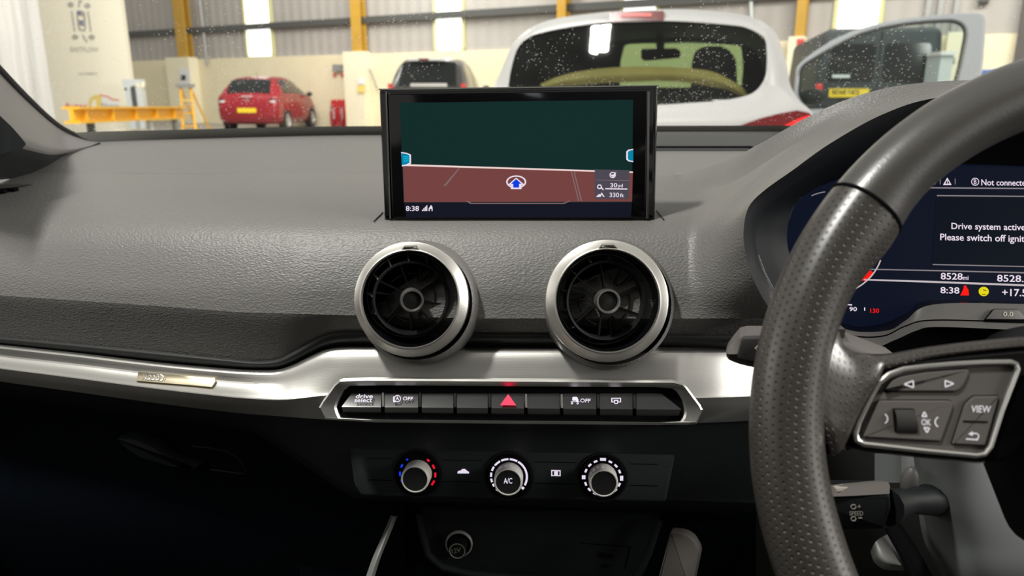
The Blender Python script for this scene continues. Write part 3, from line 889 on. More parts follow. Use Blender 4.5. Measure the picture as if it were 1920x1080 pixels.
icon(swt[1], f2, 'white start-stop OFF symbol')
def f3(m_):
    ip(m_, [(953, 740), (967.8, 761), (938, 760.5)], 'hazard', .0012)
    ip(m_, [(953, 750), (957, 757), (949, 757)], 'hazard', .0013)
icon(swt[4], f3, 'glowing red hazard triangle')
def f4(m_):
    ip(m_, [(1073, 746), (1075, 744.6), (1082, 744.8), (1084.5, 750), (1084.5, 753.5), (1080, 753.5), (1080, 752), (1073, 752)])
    ring_px(m_, 1072.5, 757, .8, 2); ring_px(m_, 1083, 757, .8, 2); ip(m_, [(1070, 753.2), (1086.5, 753.2), (1086.5, 754.4), (1070, 754.4)])
    m_.text(Pi, 'OFF', (1087.5, 748, 1106.5, 755.2), 'pure_white', .0009, 1, .6)
icon(swt[6], f4, 'white skid car OFF symbol')
def f5(m_):
    for a, c_ in (((1146, 746.5), (1164, 748.2)), ((1146, 753.3), (1151, 755)), ((1159, 753.3), (1164, 755))): ip(m_, [a, (c_[0], a[1]), c_, (a[0], c_[1])])
    ip(m_, [(1146, 746.5), (1148, 746.5), (1148, 755), (1146, 755)]); ip(m_, [(1162.2, 746.5), (1164.2, 746.5), (1164.2, 755), (1162.2, 755)])
    ring_px(m_, 1155, 754.4, 2.4, 4.2); ip(m_, [(1150, 750), (1160, 750), (1160, 751.4), (1150, 751.4)])
icon(swt[7], f5, 'white screen outline symbol')

# ================================================================== climate panel
cl = thing('climate_panel', at(955, 930, .612), 'black heater control panel with three round metal dials', 'heater controls')
Pc = tilt_plane(955, 885, .602, 9, 0)
b = MB()
fo = round_poly(Pc.hits([(655, 822), (1254, 834), (1266, 842), (1247, 938), (680, 926), (666, 905)]), [.006, .004, .004, .003, .003, .003])
b.prism(Pc, fo, -.012, .0045, 'blackstack', .0018)
for py in (856, 896):
    for x0, x1 in ((691, 738), (832, 906), (1003, 1080), (1180, 1232)):
        b.tube([Pc.w(*Pc.hit(x, py + (x - 690) * .021), .0046) for x in (x0, (x0 + x1) / 2, x1)], .00035, 'matt_black', 5)
b.build('fascia', cl, angle=30)
def dial(px, py, kx, ky, kind):
    k_ = 1 / F * .604
    c = Pc.hit(px, py)
    b = MB(); b.lathe(Pc, c, [(.0205, .0035), (.0205, .0052), (.0195, .0062), (.0180, .0056), (.0135, .0050), (.0125, .0052)], 'matt_black', 72)
    b.lathe(Pc, c, [(.0225, .0040), (.0222, .0056), (.0207, .0056), (.0205, .0045)], 'vane', 72)
    d = b.build('dial', cl, angle=30)
    cn = Pc.hit(kx, ky)
    b = MB(); r = .0126; H0, H1 = .004, .0205
    dd = Pc.hit(px, py)
    nub = [(r, H0), (r, H1 - .0035), (r * .985, H1 - .0012), (r * .93, H1), (r * .875, H1 + .0001), (r * .85, H1 - .0008)]
    b.lathe(Pc, c, nub, 'knob_silver', 72)
    b.build('knob', d, angle=28, label='knurled silver knob')
    b = MB(); b.lathe(Pc, c, [(r * .855, H1 - .001), (r * .8, H1 - .0004), (.0001, H1 - .0002)], 'dial_tex', 48)
    if kind == 'ac':
        Pk = Plane(Pc.w(c[0], c[1], H1), Pc.n, (1, 0, 0))
        b.text(Pk, 'A/C', (944.5, 896, 960.5, 906.5), 'pure_white', .0004)
    b.build('cap', d, label='black face lettered A/C' if kind == 'ac' else None)
    m_ = MB()
    def arc(a0, a1, mat, r0=.0150, r1=.0168):
        n = max(3, int(abs(a1 - a0) / 4)); V = []
        for i in range(n + 1):
            a = R(90 - (a0 + (a1 - a0) * i / n))
            for rr in (r0, r1): V.append(Pc.w(c[0] + rr * math.cos(a), c[1] + rr * math.sin(a), .0064))
        m_.add(V, [(2 * i, 2 * i + 1, 2 * i + 3, 2 * i + 2) for i in range(n)], mat)
    def blob(a, w_, h_, mat='pure_white', rr=.0160):
        a = R(90 - a); u_ = Vector((math.cos(a), math.sin(a))); v_ = Vector((-u_.y, u_.x)); q = Vector(c) + u_ * rr
        m_.flat(Pc, [tuple(q + u_ * h_ * s + v_ * w_ * t) for s, t in ((-1, -1), (-1, 1), (1, 1), (1, -1))], .0064, mat)
    if kind == 'temp':
        for a, s in ((-36, 3), (-64, 6), (-91, 7), (-119, 8)): arc(a - s, a + s, 'bluelamp')
        for a, s in ((37, 5), (64, 7), (92, 8), (120, 9)): arc(a - s, a + s, 'redlamp')
    elif kind == 'ac':
        for a0, a1 in ((-26, -2), (-52, -30), (-72, -57), (-92, -78), (-110, -98), (-126, -116)): arc(a0, a1, 'pure_white')
        arc(2, 27, 'pure_white'); arc(30, 118, 'pure_white')
        for a in (-140, -150): blob(a, .0013, .0009)
        blob(129, .0012, .0012); blob(180, .0018, .0009)
    else:
        for a in (-24, -46, -68, -112, -134, -156, 24, 46, 68, 112, 134, 156): arc(a - 6, a + 6, 'pure_white')
        blob(0, .0026, .0013, rr=.0166); blob(-90, .0018, .0016, rr=.0166); blob(90, .0022, .0014, rr=.0166); blob(180, .0018, .0009)
    m_.build('scale_marks', d, smooth=False, label={'temp': 'blue and red temperature marks', 'ac': 'white fan speed marks', 'air': 'white airflow marks'}[kind], recalc=False)
dial(785.5, 884, 779, 890, 'temp')
dial(955, 889, 952, 897, 'ac')
dial(1129, 891, 1130, 901, 'air')
b = MB()
def cp(pts): b.flat(Pc, Pc.hits(pts), .0052, 'pure_white')
cp([(859, 883), (860, 879.5), (865, 878.5), (868, 875.5), (873, 875.5), (877, 879), (880.5, 881), (880.5, 884), (859, 884)])
b.build('button_icon', cl, smooth=False, label='white car recirculation symbol', recalc=False)
b = MB()
for q in ([(1033.5, 877.5), (1051, 878), (1051, 880), (1033.5, 879.5)], [(1033.5, 887), (1051, 887.5), (1051, 889), (1033.5, 888.6)], [(1033.5, 877.5), (1035.5, 877.5), (1035.5, 889), (1033.5, 889)], [(1049, 878), (1051, 878), (1051, 889), (1049, 889)], [(1039, 880), (1046, 880), (1046, 887), (1039, 887)]): cp(q)
b.build('button_icon', cl, smooth=False, label='white heated rear window symbol', recalc=False)

# ================================================================== console below
con = thing('centre_console', at(980, 1120, .64), 'black console tray under the heater controls with a pale side trim', 'console')
Pt = tilt_plane(1000, 1020, .655, 6, 0)
b = MB()
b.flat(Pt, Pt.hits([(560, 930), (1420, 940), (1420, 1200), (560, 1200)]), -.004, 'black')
tray = round_poly(Pt.hits([(790, 955), (1240, 966), (1200, 1110), (812, 1072)]), [.002, .002, .03, .03])
b.prism(Pt, tray, -.004, .001, 'blackstack', .001)
b.build('tray_back', con, smooth=False)
b = MB()
b.tube([at(x, y, Y) for x, y, Y in ((786, 962, .645), (792, 1000, .642), (803, 1040, .638), (830, 1064, .636), (880, 1076, .634), (1000, 1086, .633), (1150, 1096, .633), (1190, 1085, .636), (1215, 1040, .64), (1236, 975, .645))], .0035, 'blackstack', 8)
b.build('tray_rim', con)
b = MB()
b.loft([[at(745, 968, .640), at(728, 1010, .625), at(712, 1050, .61), at(697, 1100, .60)], [at(738, 968, .636), at(720, 1010, .621), at(704, 1050, .606), at(688, 1100, .596)], [at(733, 966, .645), at(714, 1010, .632), at(697, 1050, .617), at(680, 1100, .607)]], 12, 6, 'grey')
b.build('side_trim', con, label='thin grey strip at the left of the tray')
b = MB()
Pr = Plane(at(1275, 1040, .60), (-.35, -.9, .2), (1, 0, 0))
pp = round_poly(Pr.hits([(1257, 997), (1284, 1000), (1300, 1010), (1313, 1034), (1298, 1110), (1228, 1110)]), [.001, .004, .006, .004, .001, .001])
b.prism(Pr, pp, -.012, .002, M['btn'], .002)
b.build('side_panel', con, label='plain grey side panel right of the tray')

sk = thing('power_socket', at(860, 1050, .64), 'round 12 volt socket plug with thin metal rim in the tray', 'power socket')
Pk = tilt_plane(862, 1020, .650, 6, 0)
cS = Pk.hit(861, 1018)
b = MB(); b.lathe(Pk, cS, [(.0135, 0), (.0135, .003), (.0128, .0040), (.0120, .0038), (.0117, .001)], 'knob_silver', 64); b.lathe(Pk, cS, [(.0117, .001), (.009, -.004)], 'gloss_black', 48)
b.build('rim', sk, angle=30, label='thin metal ring')
b = MB(); b.lathe(Pk, cS, [(.0090, -.004), (.0090, .014), (.0084, .0160), (.0076, .0164)], 'vane', 48); b.lathe(Pk, cS, [(.0079, .0163), (.0072, .0164), (.0070, .0158)], 'knob_silver', 48)
b.lathe(Pk, cS, [(.0070, .0158), (.0001, .0158)], 'dial_tex', 40)
Pk2 = Plane(Pk.w(0, 0, .016), Pk.n, (1, 0, 0))
b.text(Pk2, '12V', (847, 1029, 864, 1038), 'dimicon', .0003, 0, -3)
b.build('plug', sk, angle=30)
us = thing('usb_socket', at(1130, 1060, .645), 'dark usb socket with faint symbol at the right of the tray', 'usb socket')
b = MB(); q = Pt.hits([(1122, 1034), (1150, 1037), (1150, 1046), (1122, 1043)]); b.prism(Pt, q, 0, .0018, 'vane', .0004)
b.prism(Pt, Pt.hits([(1125, 1037.5), (1148, 1040), (1148, 1043), (1125, 1040.5)]), 0, .0021, 'matt_black')
b.build('port', us)
b = MB(); b.prism(Pt, Pt.hits([(1126, 1060), (1134, 1057), (1148, 1060), (1140, 1063), (1132, 1062)]), 0, .0016, 'vane'); b.build('symbol', us)
cv = MB()
for q in ([(1088, 1017), (1182, 1024)], [(1182, 1024), (1172, 1066)]):
    cv.tube([Pt.w(*Pt.hit(*p), .0012) for p in q], .0005, 'matt_black', 5)
cv.build('cover_gap', us)

# ================================================================== instrument cluster
ic = thing('instrument_cluster', at(1840, 600, .66), 'dark driver display behind the steering wheel reading Drive system active', 'instrument cluster')
lipw = [Vector(p) for p in LIP] + [Vector((1450, 610, .582))]
edg = [(2230, 262, .655), (2030, 200, .665), (1890, 200, .66), (1770, 222, .655), (1670, 250, .648), (1590, 286, .64), (1520, 326, .634), (1470, 360, .628), (1432, 396, .62), (1417, 438, .612), (1422, 478, .608), (1434, 510, .606), (1450, 541, .604), (1478, 600, .604)]
b = MB()
r0 = [at(*p) for p in lipw]; r2 = [at(*p) for p in edg]
rb = [p + Vector((0, .03, .0)) for p in r0]
b.loft([r0, [a.lerp(c_, .5) + Vector((0, -.002, .002)) for a, c_ in zip(r0, r2)], r2], 80, 10, 'hood_black')
lt = b.build('hood_lining', ic, angle=60)
scl = [(2230, 350, .690), (2060, 318, .690), (1930, 312, .690), (1800, 308, .688), (1700, 312, .684), (1620, 322, .680), (1560, 340, .676), (1515, 362, .672), (1487, 388, .668), (1477, 425, .664), (1476, 455, .662), (1482, 480, .66), (1500, 520, .658), (1530, 565, .658)]
b = MB(); r3 = [at(*p) for p in scl]
b.loft([r2, [a.lerp(c_, .5) + Vector((0, .002, -.001)) for a, c_ in zip(r2, r3)], r3], 80, 10, 'bezel_black')
b.build('bezel', ic, angle=60)
b = MB()
b.tube([at(x, y, Y - .001) for x, y, Y in edg[10:]], .0004, 'satin', 6)
b.build('bezel_line', ic, label='thin bright edge line')
Pd = tilt_plane(1840, 440, .676, 16, 0)
b = MB()
def dp(pts, mat, h=.0006): b.flat(Pd, Pd.hits(pts), h, mat)
disp = Pd.hits([(2215, 330), (2060, 300), (1800, 296), (1620, 312), (1540, 340), (1492, 380), (1470, 440), (1480, 520), (1520, 620), (2215, 620)])
b.prism(Pd, disp, -.006, 0, 's_navy')
dp([(1756, 366), (2100, 366), (2100, 502), (1748, 496)], 's_navy2', .0004)
dp([(1741, 351), (2100, 354), (2100, 356.5), (1741, 353.4)], 's_rule')
dp([(1756, 365.8), (2100, 369), (2100, 371.2), (1756, 368)], 's_rule')
dp([(1748, 495), (2100, 503), (2100, 505), (1748, 497)], 's_rule')
dp([(1600, 503.5), (1740, 506), (2100, 514.5), (2100, 517), (1740, 508.3), (1600, 505.5)], 's_rule')
dp([(1600, 522.5), (1740, 526.5), (2100, 540), (2100, 543.5), (1740, 530), (1600, 525)], 's_rule2')
b.text(Pd, 'Not connected', (1839, 336.5, 1929, 348), 's_white', .0008, 0, .8)
b.text(Pd, 'Drive system active.', (1783, 418, 1925, 433.5), 's_white', .0008, 0, 2.5)
b.text(Pd, 'Please switch off ignition.', (1762, 438, 1947, 454.5), 's_white', .0008, 0, 4)
b.text(Pd, '8528', (1763, 511.5, 1804, 524), 's_white', .0008, 0, .8)
b.text(Pd, 'mi', (1804.5, 517, 1815, 525), 's_white', .0008)
b.text(Pd, '8528.9', (1868.5, 515, 1930, 528), 's_white', .0008, 0, 1.6)
b.text(Pd, '8:38', (1762.5, 538, 1798, 550), 's_white', .0008, 0, .8)
b.text(Pd, '+17.5', (1878, 541.5, 1924, 555), 's_white', .0008, 0, 1)
ring_px(b, 1827.5, 341, 6, 7.4, 's_white', .0008, Pd); b.text(Pd, 'B', (1825, 336.5, 1830, 345.5), 's_white', .0008)
dp([(1775.6, 333), (1783.5, 347), (1767.5, 347)], 's_white', .0006); dp([(1775.6, 337), (1780, 344.5), (1771, 344.5)], 's_navy', .0008); dp([(1775, 338.5), (1776.4, 338.5), (1776.4, 343.8), (1775, 343.8)], 's_white', .001)
for x in (1761.5, 1789.5): dp([(x, 335), (x + 1.4, 335), (x + 1.4, 346), (x, 346)], 's_rule')
dp([(1749, 343), (1753, 341), (1753, 346), (1749, 346)], 's_rule')
# belt warning figure, yellow lamp
dp([(1808.5, 535), (1812, 537), (1812, 540), (1815, 543), (1816, 554), (1799.5, 554), (1803, 547), (1806, 540), (1805.5, 537)], 's_red', .0008)
cq = Pd.hit(1843.5, 546.5); b.flat(Pd, [(cq[0] + .0044 * math.cos(R(k * 15)), cq[1] + .0042 * math.sin(R(k * 15))) for k in range(24)], .0008, 's_yellow')
dp([(1840, 551), (1847, 551), (1847, 552.3), (1840, 552.3)], 's_navy', .001); dp([(1842, 542.5), (1849, 545), (1848, 546), (1842, 544)], 's_navy', .001)
# rev counter ring and red sector behind the wheel rim
ring_px(b, 1560, 455, 95, 97.5, 's_rule2', .0007, Pd, 20, 90); ring_px(b, 1560, 455, 95, 97, 's_rule', .0007, Pd, 246, 262)
ring_px(b, 1560, 455, 84, 95, 's_red', .0006, Pd, 36, 50)
dp([(1608, 524), (1620, 515), (1618, 527)], 's_red', .0008)
b.text(Pd, '80', (1586, 537, 1596, 545), 's_white', .0008)
# warning triangle above the rule
dp([(1881, 279.5), (1893, 298.5), (1869, 298.5)], 's_red', .0009); dp([(1881, 285), (1887.5, 295.8), (1874.5, 295.8)], 's_navy', .0011); dp([(1880, 286.5), (1882, 286.5), (1881.6, 294), (1880.4, 294)], 's_red', .0013)
dp([(1797, 302.5), (2060, 302.5), (2060, 304.5), (1797, 304.5)], 'cluster_grey', .0012)
# temperature bar
for k in range(3): dp([(1566 + k * 11, 568.5 + k * .8), (1575 + k * 11, 569 + k * .8), (1575 + k * 11, 571.2 + k * .8), (1566 + k * 11, 570.6 + k * .8)], 's_white', .0008)
for x, y in ((1561.5, 577), (1577, 576.5), (1619.5, 579.5)): dp([(x, y - 3), (x + 2, y - 3), (x + 2, y + 3), (x, y + 3)], 's_white', .0008)
b.text(Pd, '90', (1592, 575.5, 1606, 583.5), 's_white', .0008)
b.text(Pd, '130', (1631, 578.5, 1647.5, 586.5), 's_red', .0008)
b.build('display', ic, smooth=False, label='lit dark blue driver screen', recalc=False)
# lower trims of the binnacle
def band(name, rows_, mat, **k):
    bb = MB(); bb.loft([[at(x, y, Y) for x, y in r] for r, Y in rows_], 60, 4 * (len(rows_) - 1), mat); return bb.build(name, ic, **k)
A0 = [(1490, 560), (1560, 558), (1640, 566), (1700, 562), (1745, 556), (1790, 555), (1920, 558), (2100, 566)]
A1 = [(1500, 600), (1560, 600), (1610, 612), (1662, 604), (1705, 584), (1745, 563), (1920, 566), (2100, 572)]
A2 = [(1500, 612), (1560, 612), (1610, 622), (1667, 619), (1698, 601), (1750, 571), (1920, 570), (2100, 576)]
A3 = [(1500, 616), (1560, 618), (1610, 630), (1659, 628), (1698, 610), (1750, 599), (1920, 603), (2100, 608)]
A4 = [(1500, 630), (1560, 632), (1625, 655), (1679, 637), (1718, 620), (1760, 613), (1920, 619), (2100, 624)]
A5 = [(1500, 700), (1560, 690), (1630, 672), (1690, 655), (1740, 645), (1790, 640), (1920, 636), (2100, 640)]
band('lower_shelf', [(A1, .655), (A2, .630)], 'gloss_black', angle=60)
band('lower_trim', [(A2, .630), (A3, .622)], 'cluster_grey', label='grey trim under the driver screen')
band('trim_gap', [(A3, .6225), ([(x, y + 3) for x, y in A3], .6225)], 'matt_black')
band('lower_lip', [([(x, y + 2.5) for x, y in A3], .6225), (A4, .61)], 'cluster_grey', label='grey lip under the trim')
band('column_black_panel', [(A4, .611), (A5, .625), ([(x, y + 160) for x, y in A5], .66)], 'matt_black')  # matt black panel from the lip down behind the spoke
Ptb = Plane(at(1880, 590, .625), (at(1880, 603, .6215) - at(1880, 571, .6295)).cross(Vector((1, 0, 0))), (1, 0, 0))
if Ptb.n.y > 0: Ptb = Plane(Ptb.o, -Ptb.n, (1, 0, 0))
b = MB(); tb = Ptb.hits([(1843, 601), (1860, 580), (1906, 580.5), (1926, 602)]); b.prism(Ptb, round_poly(tb, [0, .002, .002, 0]), -.002, .0022, 'matt_black')
b.prism(Ptb, inset(round_poly(tb, [0, .002, .002, 0]), .0006), -.002, .003, 'cluster_grey', .0003)
b.text(Ptb, '0.0', (1877, 586.5, 1895.5, 595.5), 'dimicon', .0034)
b.build('trip_button', ic, label='trip reset button lettered 0.0')

# ================================================================== steering wheel
wc = Vector((.295, .338, .959)); wt = R(20); WR = .18
wx = Vector((1, 0, 0)); wy = Vector((0, math.sin(wt), math.cos(wt))); wn = Vector((0, -math.cos(wt), math.sin(wt)))
Pw = Plane(wc, wn, wx)
sw = thing('steering_wheel', wc, 'black leather steering wheel with perforated grip and silver-framed buttons', 'steering wheel')
def ang(px, py):
    a, c_ = Pw.hit(px, py); return math.degrees(math.atan2(c_, a))
A_SPLIT = ang(1628, 395) % 360; A_BULGE = ang(1655, 462) % 360
def rimpt(th, ph, grow=1.0):
    g = math.exp(-((th - A_BULGE) / 7.0) ** 2) * .0045 + math.exp(-((th - 197) / 14.0) ** 2) * .002
    rr = (.0160 + (.001 if 100 < th < 260 else 0)) * grow
    cr, cn = math.cos(ph), math.sin(ph)
    inn = g if cr < 0 else 0
    rad = WR + cr * (rr + inn); h = cn * rr * 1.02
    a = R(th)
    return wc + (wx * math.cos(a) + wy * math.sin(a)) * rad + wn * h
def rim(a0, a1, mat, name, n, **k):
    V = []; uv = []; NP = 28
    for i in range(n + 1):
        th = a0 + (a1 - a0) * i / n
        for j in range(NP + 1):
            V.append(rimpt(th, 2 * math.pi * j / NP + math.pi / 2 + math.pi)); uv.append((R(th) * WR, j / NP * 2 * math.pi * .0165))
    fs = [(i * (NP + 1) + j, i * (NP + 1) + j + 1, (i + 1) * (NP + 1) + j + 1, (i + 1) * (NP + 1) + j) for i in range(n) for j in range(NP)]
    bb = MB(); bb.add(V, fs, mat, uv); return bb.build(name, sw, **k)
rim(180 - A_SPLIT, A_SPLIT - .35, 'leather', 'rim_top', 90, label='smooth leather upper rim')
rim(A_SPLIT + .35, 250, 'perf', 'rim_grip', 100, label='perforated leather grip')
rim(250, 290, 'leather', 'rim_bottom', 30)
rim(290, 540 - A_SPLIT - .35, 'perf', 'rim_grip', 100, label='perforated leather grip')
for A_ in (A_SPLIT, 180 - A_SPLIT):
    b = MB(); b.tube([rimpt(A_, 2 * math.pi * k / 40, .985) for k in range(40)], .0011, 'matt_black', 6, closed=True); b.build('rim_seam', sw)
def wp(px, py, h): 
    q = Pw.hit(px, py); return q
def at_h(px, py, h):
    pl = Plane(Pw.o + Pw.n * h, Pw.n, Pw.x); a, c_ = pl.hit(px, py); return pl.w(a, c_)
b = MB()
web = [
 [(1566, 590, .002), (1556, 632, .006), (1546, 676, .0085), (1540, 720, .009), (1540, 762, .0085), (1546, 805, .006), (1560, 856, -.002)],
 [(1575, 628, .000), (1572, 652, .004), (1570, 690, .0065), (1564, 732, .007), (1562, 772, .0065), (1565, 810, .005), (1572, 850, -.001)],
 [(1592, 655, -.002), (1600, 672, .002), (1603, 702, .004), (1594, 740, .0045), (1586, 778, .004), (1580, 812, .003), (1578, 844, -.001)],
 [(1640, 667, -.004), (1652, 680, .000), (1644, 708, .0015), (1624, 742, .0015), (1606, 778, .0015), (1592, 812, .001), (1580, 842, -.002)],
 [(1650, 668, -.012), (1658, 684, -.006), (1650, 712, -.004), (1630, 746, -.004), (1612, 782, -.004), (1597, 816, -.004), (1584, 846, -.008)]]
b.loft([[at_h(*p) for p in r] for r in web], 40, 40, 'perf')
sp_ = [[(1600, 661, -.016), (1660, 663, -.018), (1740, 650, -.02), (1840, 638, -.02), (1935, 629, -.02), (2000, 624, -.02)],
       [(1600, 664, -.004), (1660, 666, -.007), (1740, 652, -.008), (1840, 640, -.009), (1935, 632, -.010), (2000, 628, -.010)],
       [(1615, 674, -.001), (1672, 674, -.003), (1740, 659, -.005), (1840, 647, -.006), (1935, 640, -.007), (2000, 636, -.007)],
       [(1640, 690, -.001), (1690, 682, -.003), (1750, 668, -.004), (1840, 657, -.005), (1935, 650, -.006), (2000, 646, -.006)],
       [(1650, 700, -.008), (1700, 688, -.010), (1755, 674, -.011), (1840, 664, -.012), (1935, 656, -.013), (2000, 652, -.012)]]
b.loft([[at_h(*p) for p in r] for r in sp_], 40, 20, 'perf')
b.build('spoke_leather', sw, angle=60, label='perforated leather spoke')
b = MB()
fr = round_poly(Pw.hits([(2060, 648), (1920, 655), (1800, 666), (1720, 676), (1668, 692), (1640, 718), (1612, 764), (1590, 812), (1574, 838), (1600, 846), (1720, 860), (1850, 873), (1900, 868), (1940, 830), (2060, 820)]), .003, 3)
b.prism(Pw, fr, -.035, -.003, 'gloss_black', .004)
b.build('spoke_frame', sw, label='glossy black spoke frame')
RING = [(1909, 683), (1898, 679), (1850, 679.5), (1794, 682.5), (1740, 687), (1697, 692.5), (1670, 702), (1650, 718), (1635, 744), (1612, 792), (1606, 812), (1609, 826), (1621, 833), (1736, 846), (1833, 855), (1849, 852), (1860, 838), (1882, 768), (1907, 704), (1911, 692)]
b = MB(); b.tube([Pw.w(*Pw.hit(*p), -.0015) for p in RING], .00135, 'satin', 8, closed=True)
b.tube([Pw.w(*Pw.hit(*p), -.003) for p in ((1632, 732), (1620, 755), (1609, 780))], .0009, 'chrome', 6)
b.tube([Pw.w(*Pw.hit(*p), -.003) for p in ((1886, 770), (1879, 792), (1873, 814))], .0009, 'chrome', 6)
b.build('button_surround', sw, label='bright chrome outline around the buttons')
b = MB(); b.prism(Pw, Pw.hits(RING), -.006, -.0028, 'btn'); bpn = b.build('button_plate', sw, smooth=False)
BT = [('button', [(1659, 735.5), (1674, 713), (1688, 705), (1736, 696), (1821, 690), (1822, 700), (1813, 720), (1805, 731), (1795, 736)], 'white left and right arrows'),
      ('scroll_pad', [(1651, 749.5), (1785, 749.5), (1793, 756), (1790, 769), (1768, 830), (1619, 822)], None),
      ('button', [(1829, 741.5), (1879, 741), (1852, 838), (1787, 835), (1812, 757)], 'grey button lettered VIEW with a return arrow')]
for nm_, pts, lb in BT:
    b = MB(); q = round_poly(Pw.hits(pts), .0012, 3)
    b.prism(Pw, q, -.004, -.0026, 'matt_black')
    b.prism(Pw, inset(q, .0005), -.004, -.0012, 'btn', .0006); bt = b.build(nm_, sw, label=lb, angle=8)
    m_ = MB()
    def w(pts, mat='btnicon', h=-.0009): m_.flat(Pw, Pw.hits(pts), h, mat)
    def wl(p, q_, t=1.3, mat='btnicon'):
        d = Vector((q_[0] - p[0], q_[1] - p[1])).normalized(); n_ = Vector((-d.y, d.x)) * t
        w([(p[0] + n_.x, p[1] + n_.y), (q_[0] + n_.x, q_[1] + n_.y), (q_[0] - n_.x, q_[1] - n_.y), (p[0] - n_.x, p[1] - n_.y)], mat)
    def tri(a, c_, e):
        wl(a, c_); wl(c_, e); wl(e, a)
    if lb and 'arrows' in lb:
        tri((1697, 720.5), (1714, 714), (1714.5, 727)); tri((1774, 713.5), (1790, 719.5), (1774.5, 726))
    elif nm_ == 'scroll_pad':
        ring_px(m_, 1656, 785.5, 8.6, 11, 'btnicon', -.0009, Pw, -60, 60); ring_px(m_, 1765, 791.5, 8.6, 11, 'btnicon', -.0009, Pw, 115, 245)
        tri((1730.5, 781), (1735, 772.5), (1739.5, 781.5)); tri((1734, 802), (1744.5, 803), (1740, 811.5))
        m_.text(Pw, 'OK', (1729.5, 785.5, 1747.5, 797.5), 'btnicon', -.0009, 0, 1)
        s_ = MB(); q2 = round_poly(Pw.hits([(1675, 765.5), (1716, 766), (1723, 813), (1679, 811.5)]), .001, 3)
        s_.prism(Pw, q2, -.004, -.0008, 'matt_black')
        rr_ = []
        for k in range(9):
            a = R(-70 + 140 * k / 8); f = (math.sin(a) / math.sin(R(70)) + 1) / 2
            l_ = Vector(Pw.hit(1678, 768)).lerp(Vector(Pw.hit(1681.5, 810)), f); r_ = Vector(Pw.hit(1713.5, 768)).lerp(Vector(Pw.hit(1720.5, 811)), f)
            rr_.append([Pw.w(l_.x, l_.y, -.0015 + .0028 * math.cos(a)), Pw.w(r_.x, r_.y, -.0015 + .0028 * math.cos(a))])
        s_.loops(rr_, 'btn_dark', False); s_.build('scroll_roller', bt, label='dark knurled roller')
    else:
        m_.text(Pw, 'VIEW', (1822.5, 760.5, 1859.5, 773.5), 'btnicon', -.0009, 1, .6)
        w([(1808, 788.5), (1855, 790), (1853, 793), (1808, 792)], 'matt_black')
        wl((1813, 823.5), (1836, 825)); ring_px(m_, 1831.5, 818.5, 4.4, 6.6, 'btnicon', -.0009, Pw, -95, 85); wl((1824, 813), (1832, 813.2)); w([(1817, 814), (1826, 809), (1826, 818)])
    m_.build('icon', bt, smooth=False, recalc=False)
# airbag hub and the other spokes
b = MB()
hb_ = round_poly([(-.060, .05), (-.035, .058), (.035, .058), (.060, .05), (.066, .0), (.045, -.06), (-.045, -.06), (-.066, 0)], .015, 5)
b.prism(Pw, hb_, -.05, .006, 'hood_black', .008); b.build('airbag_hub', sw)
b = MB(); fr2 = [(-a, c_) for a, c_ in fr]; b.prism(Pw, fr2, -.035, -.003, 'gloss_black', .004); b.build('spoke_frame', sw, label='glossy black spoke frame')
b = MB(); b.prism(Pw, [(-.03, -.05), (.03, -.05), (.022, -.172), (-.022, -.172)], -.03, -.004, 'leather', .004); b.build('lower_spoke', sw)

# ================================================================== stalks and column
b = MB()
st_ = thing('indicator_stalk', at(1400, 650, .43), 'silver-edged stalk poking out left of the steering wheel rim', 'stalk')
Yq = .455
def seg(px, top, bot, Y, dep_=.016):
    a, c_ = at(px, top, Y), at(px, bot, Y); m = (a + c_) / 2; hh = (a - c_).length / 2; u_ = (a - c_).normalized(); v_ = Vector((0, 1, 0)) * 1
    v_ = (v_ - u_ * v_.dot(u_)).normalized()
    return [m + u_ * hh * math.cos(t) * 1 + v_ * dep_ * math.sin(t) for t in [2 * math.pi * k / 20 for k in range(20)]]
def cham(px, t, t2, m1, bt, Y):
    return [at(px, t, Y + .012), at(px, t2, Y - .004), at(px, m1, Y - .010), at(px, bt - 5, Y - .006), at(px, bt, Y + .004), at(px, bt - 8, Y + .02)]
rg = [cham(1362, 652, 656, 662, 668, .455), cham(1366, 642, 650, 664, 674, .455), cham(1376, 628, 640, 664, 679, .455), cham(1388, 614, 634, 663, 683, .455), cham(1400, 611, 634, 664, 686, .455), cham(1440, 611, 636, 668, 694, .456), cham(1500, 613, 640, 676, 704, .46)]
b.loops(rg[:5], 'btn', True, True, False); b.loops(rg[4:], 'btn', True, False, True)
b.build('lever', st_, angle=30)
b = MB(); Pst = Plane(at(1405, 660, .4445), (-.2, -1, .1), (1, 0, 0))
b.prism(Pst, round_poly(Pst.hits([(1392, 634), (1440, 632), (1440, 682), (1384, 672), (1382, 664)]), .002), -.006, .0015, 'btn_dark', .0008)
b.tube([Pst.w(*Pst.hit(*p), .0017) for p in ((1421, 647), (1416, 652), (1421, 657))], .0005, 'dimicon', 5)
b.build('end_button', st_, label='dark button with a pale chevron')
b = MB(); b.tube([at(1480, 660, .462), at(1560, 650, .475), at(1640, 690, .50)], [.010, .012, .016], 'btn', 12); b.build('shaft', st_)
b = MB(); b.box(at(1562, 622, .47), (.012, .008, .006), 'satin'); b.build('stalk_tip', st_, label='small bright switch on the stalk')

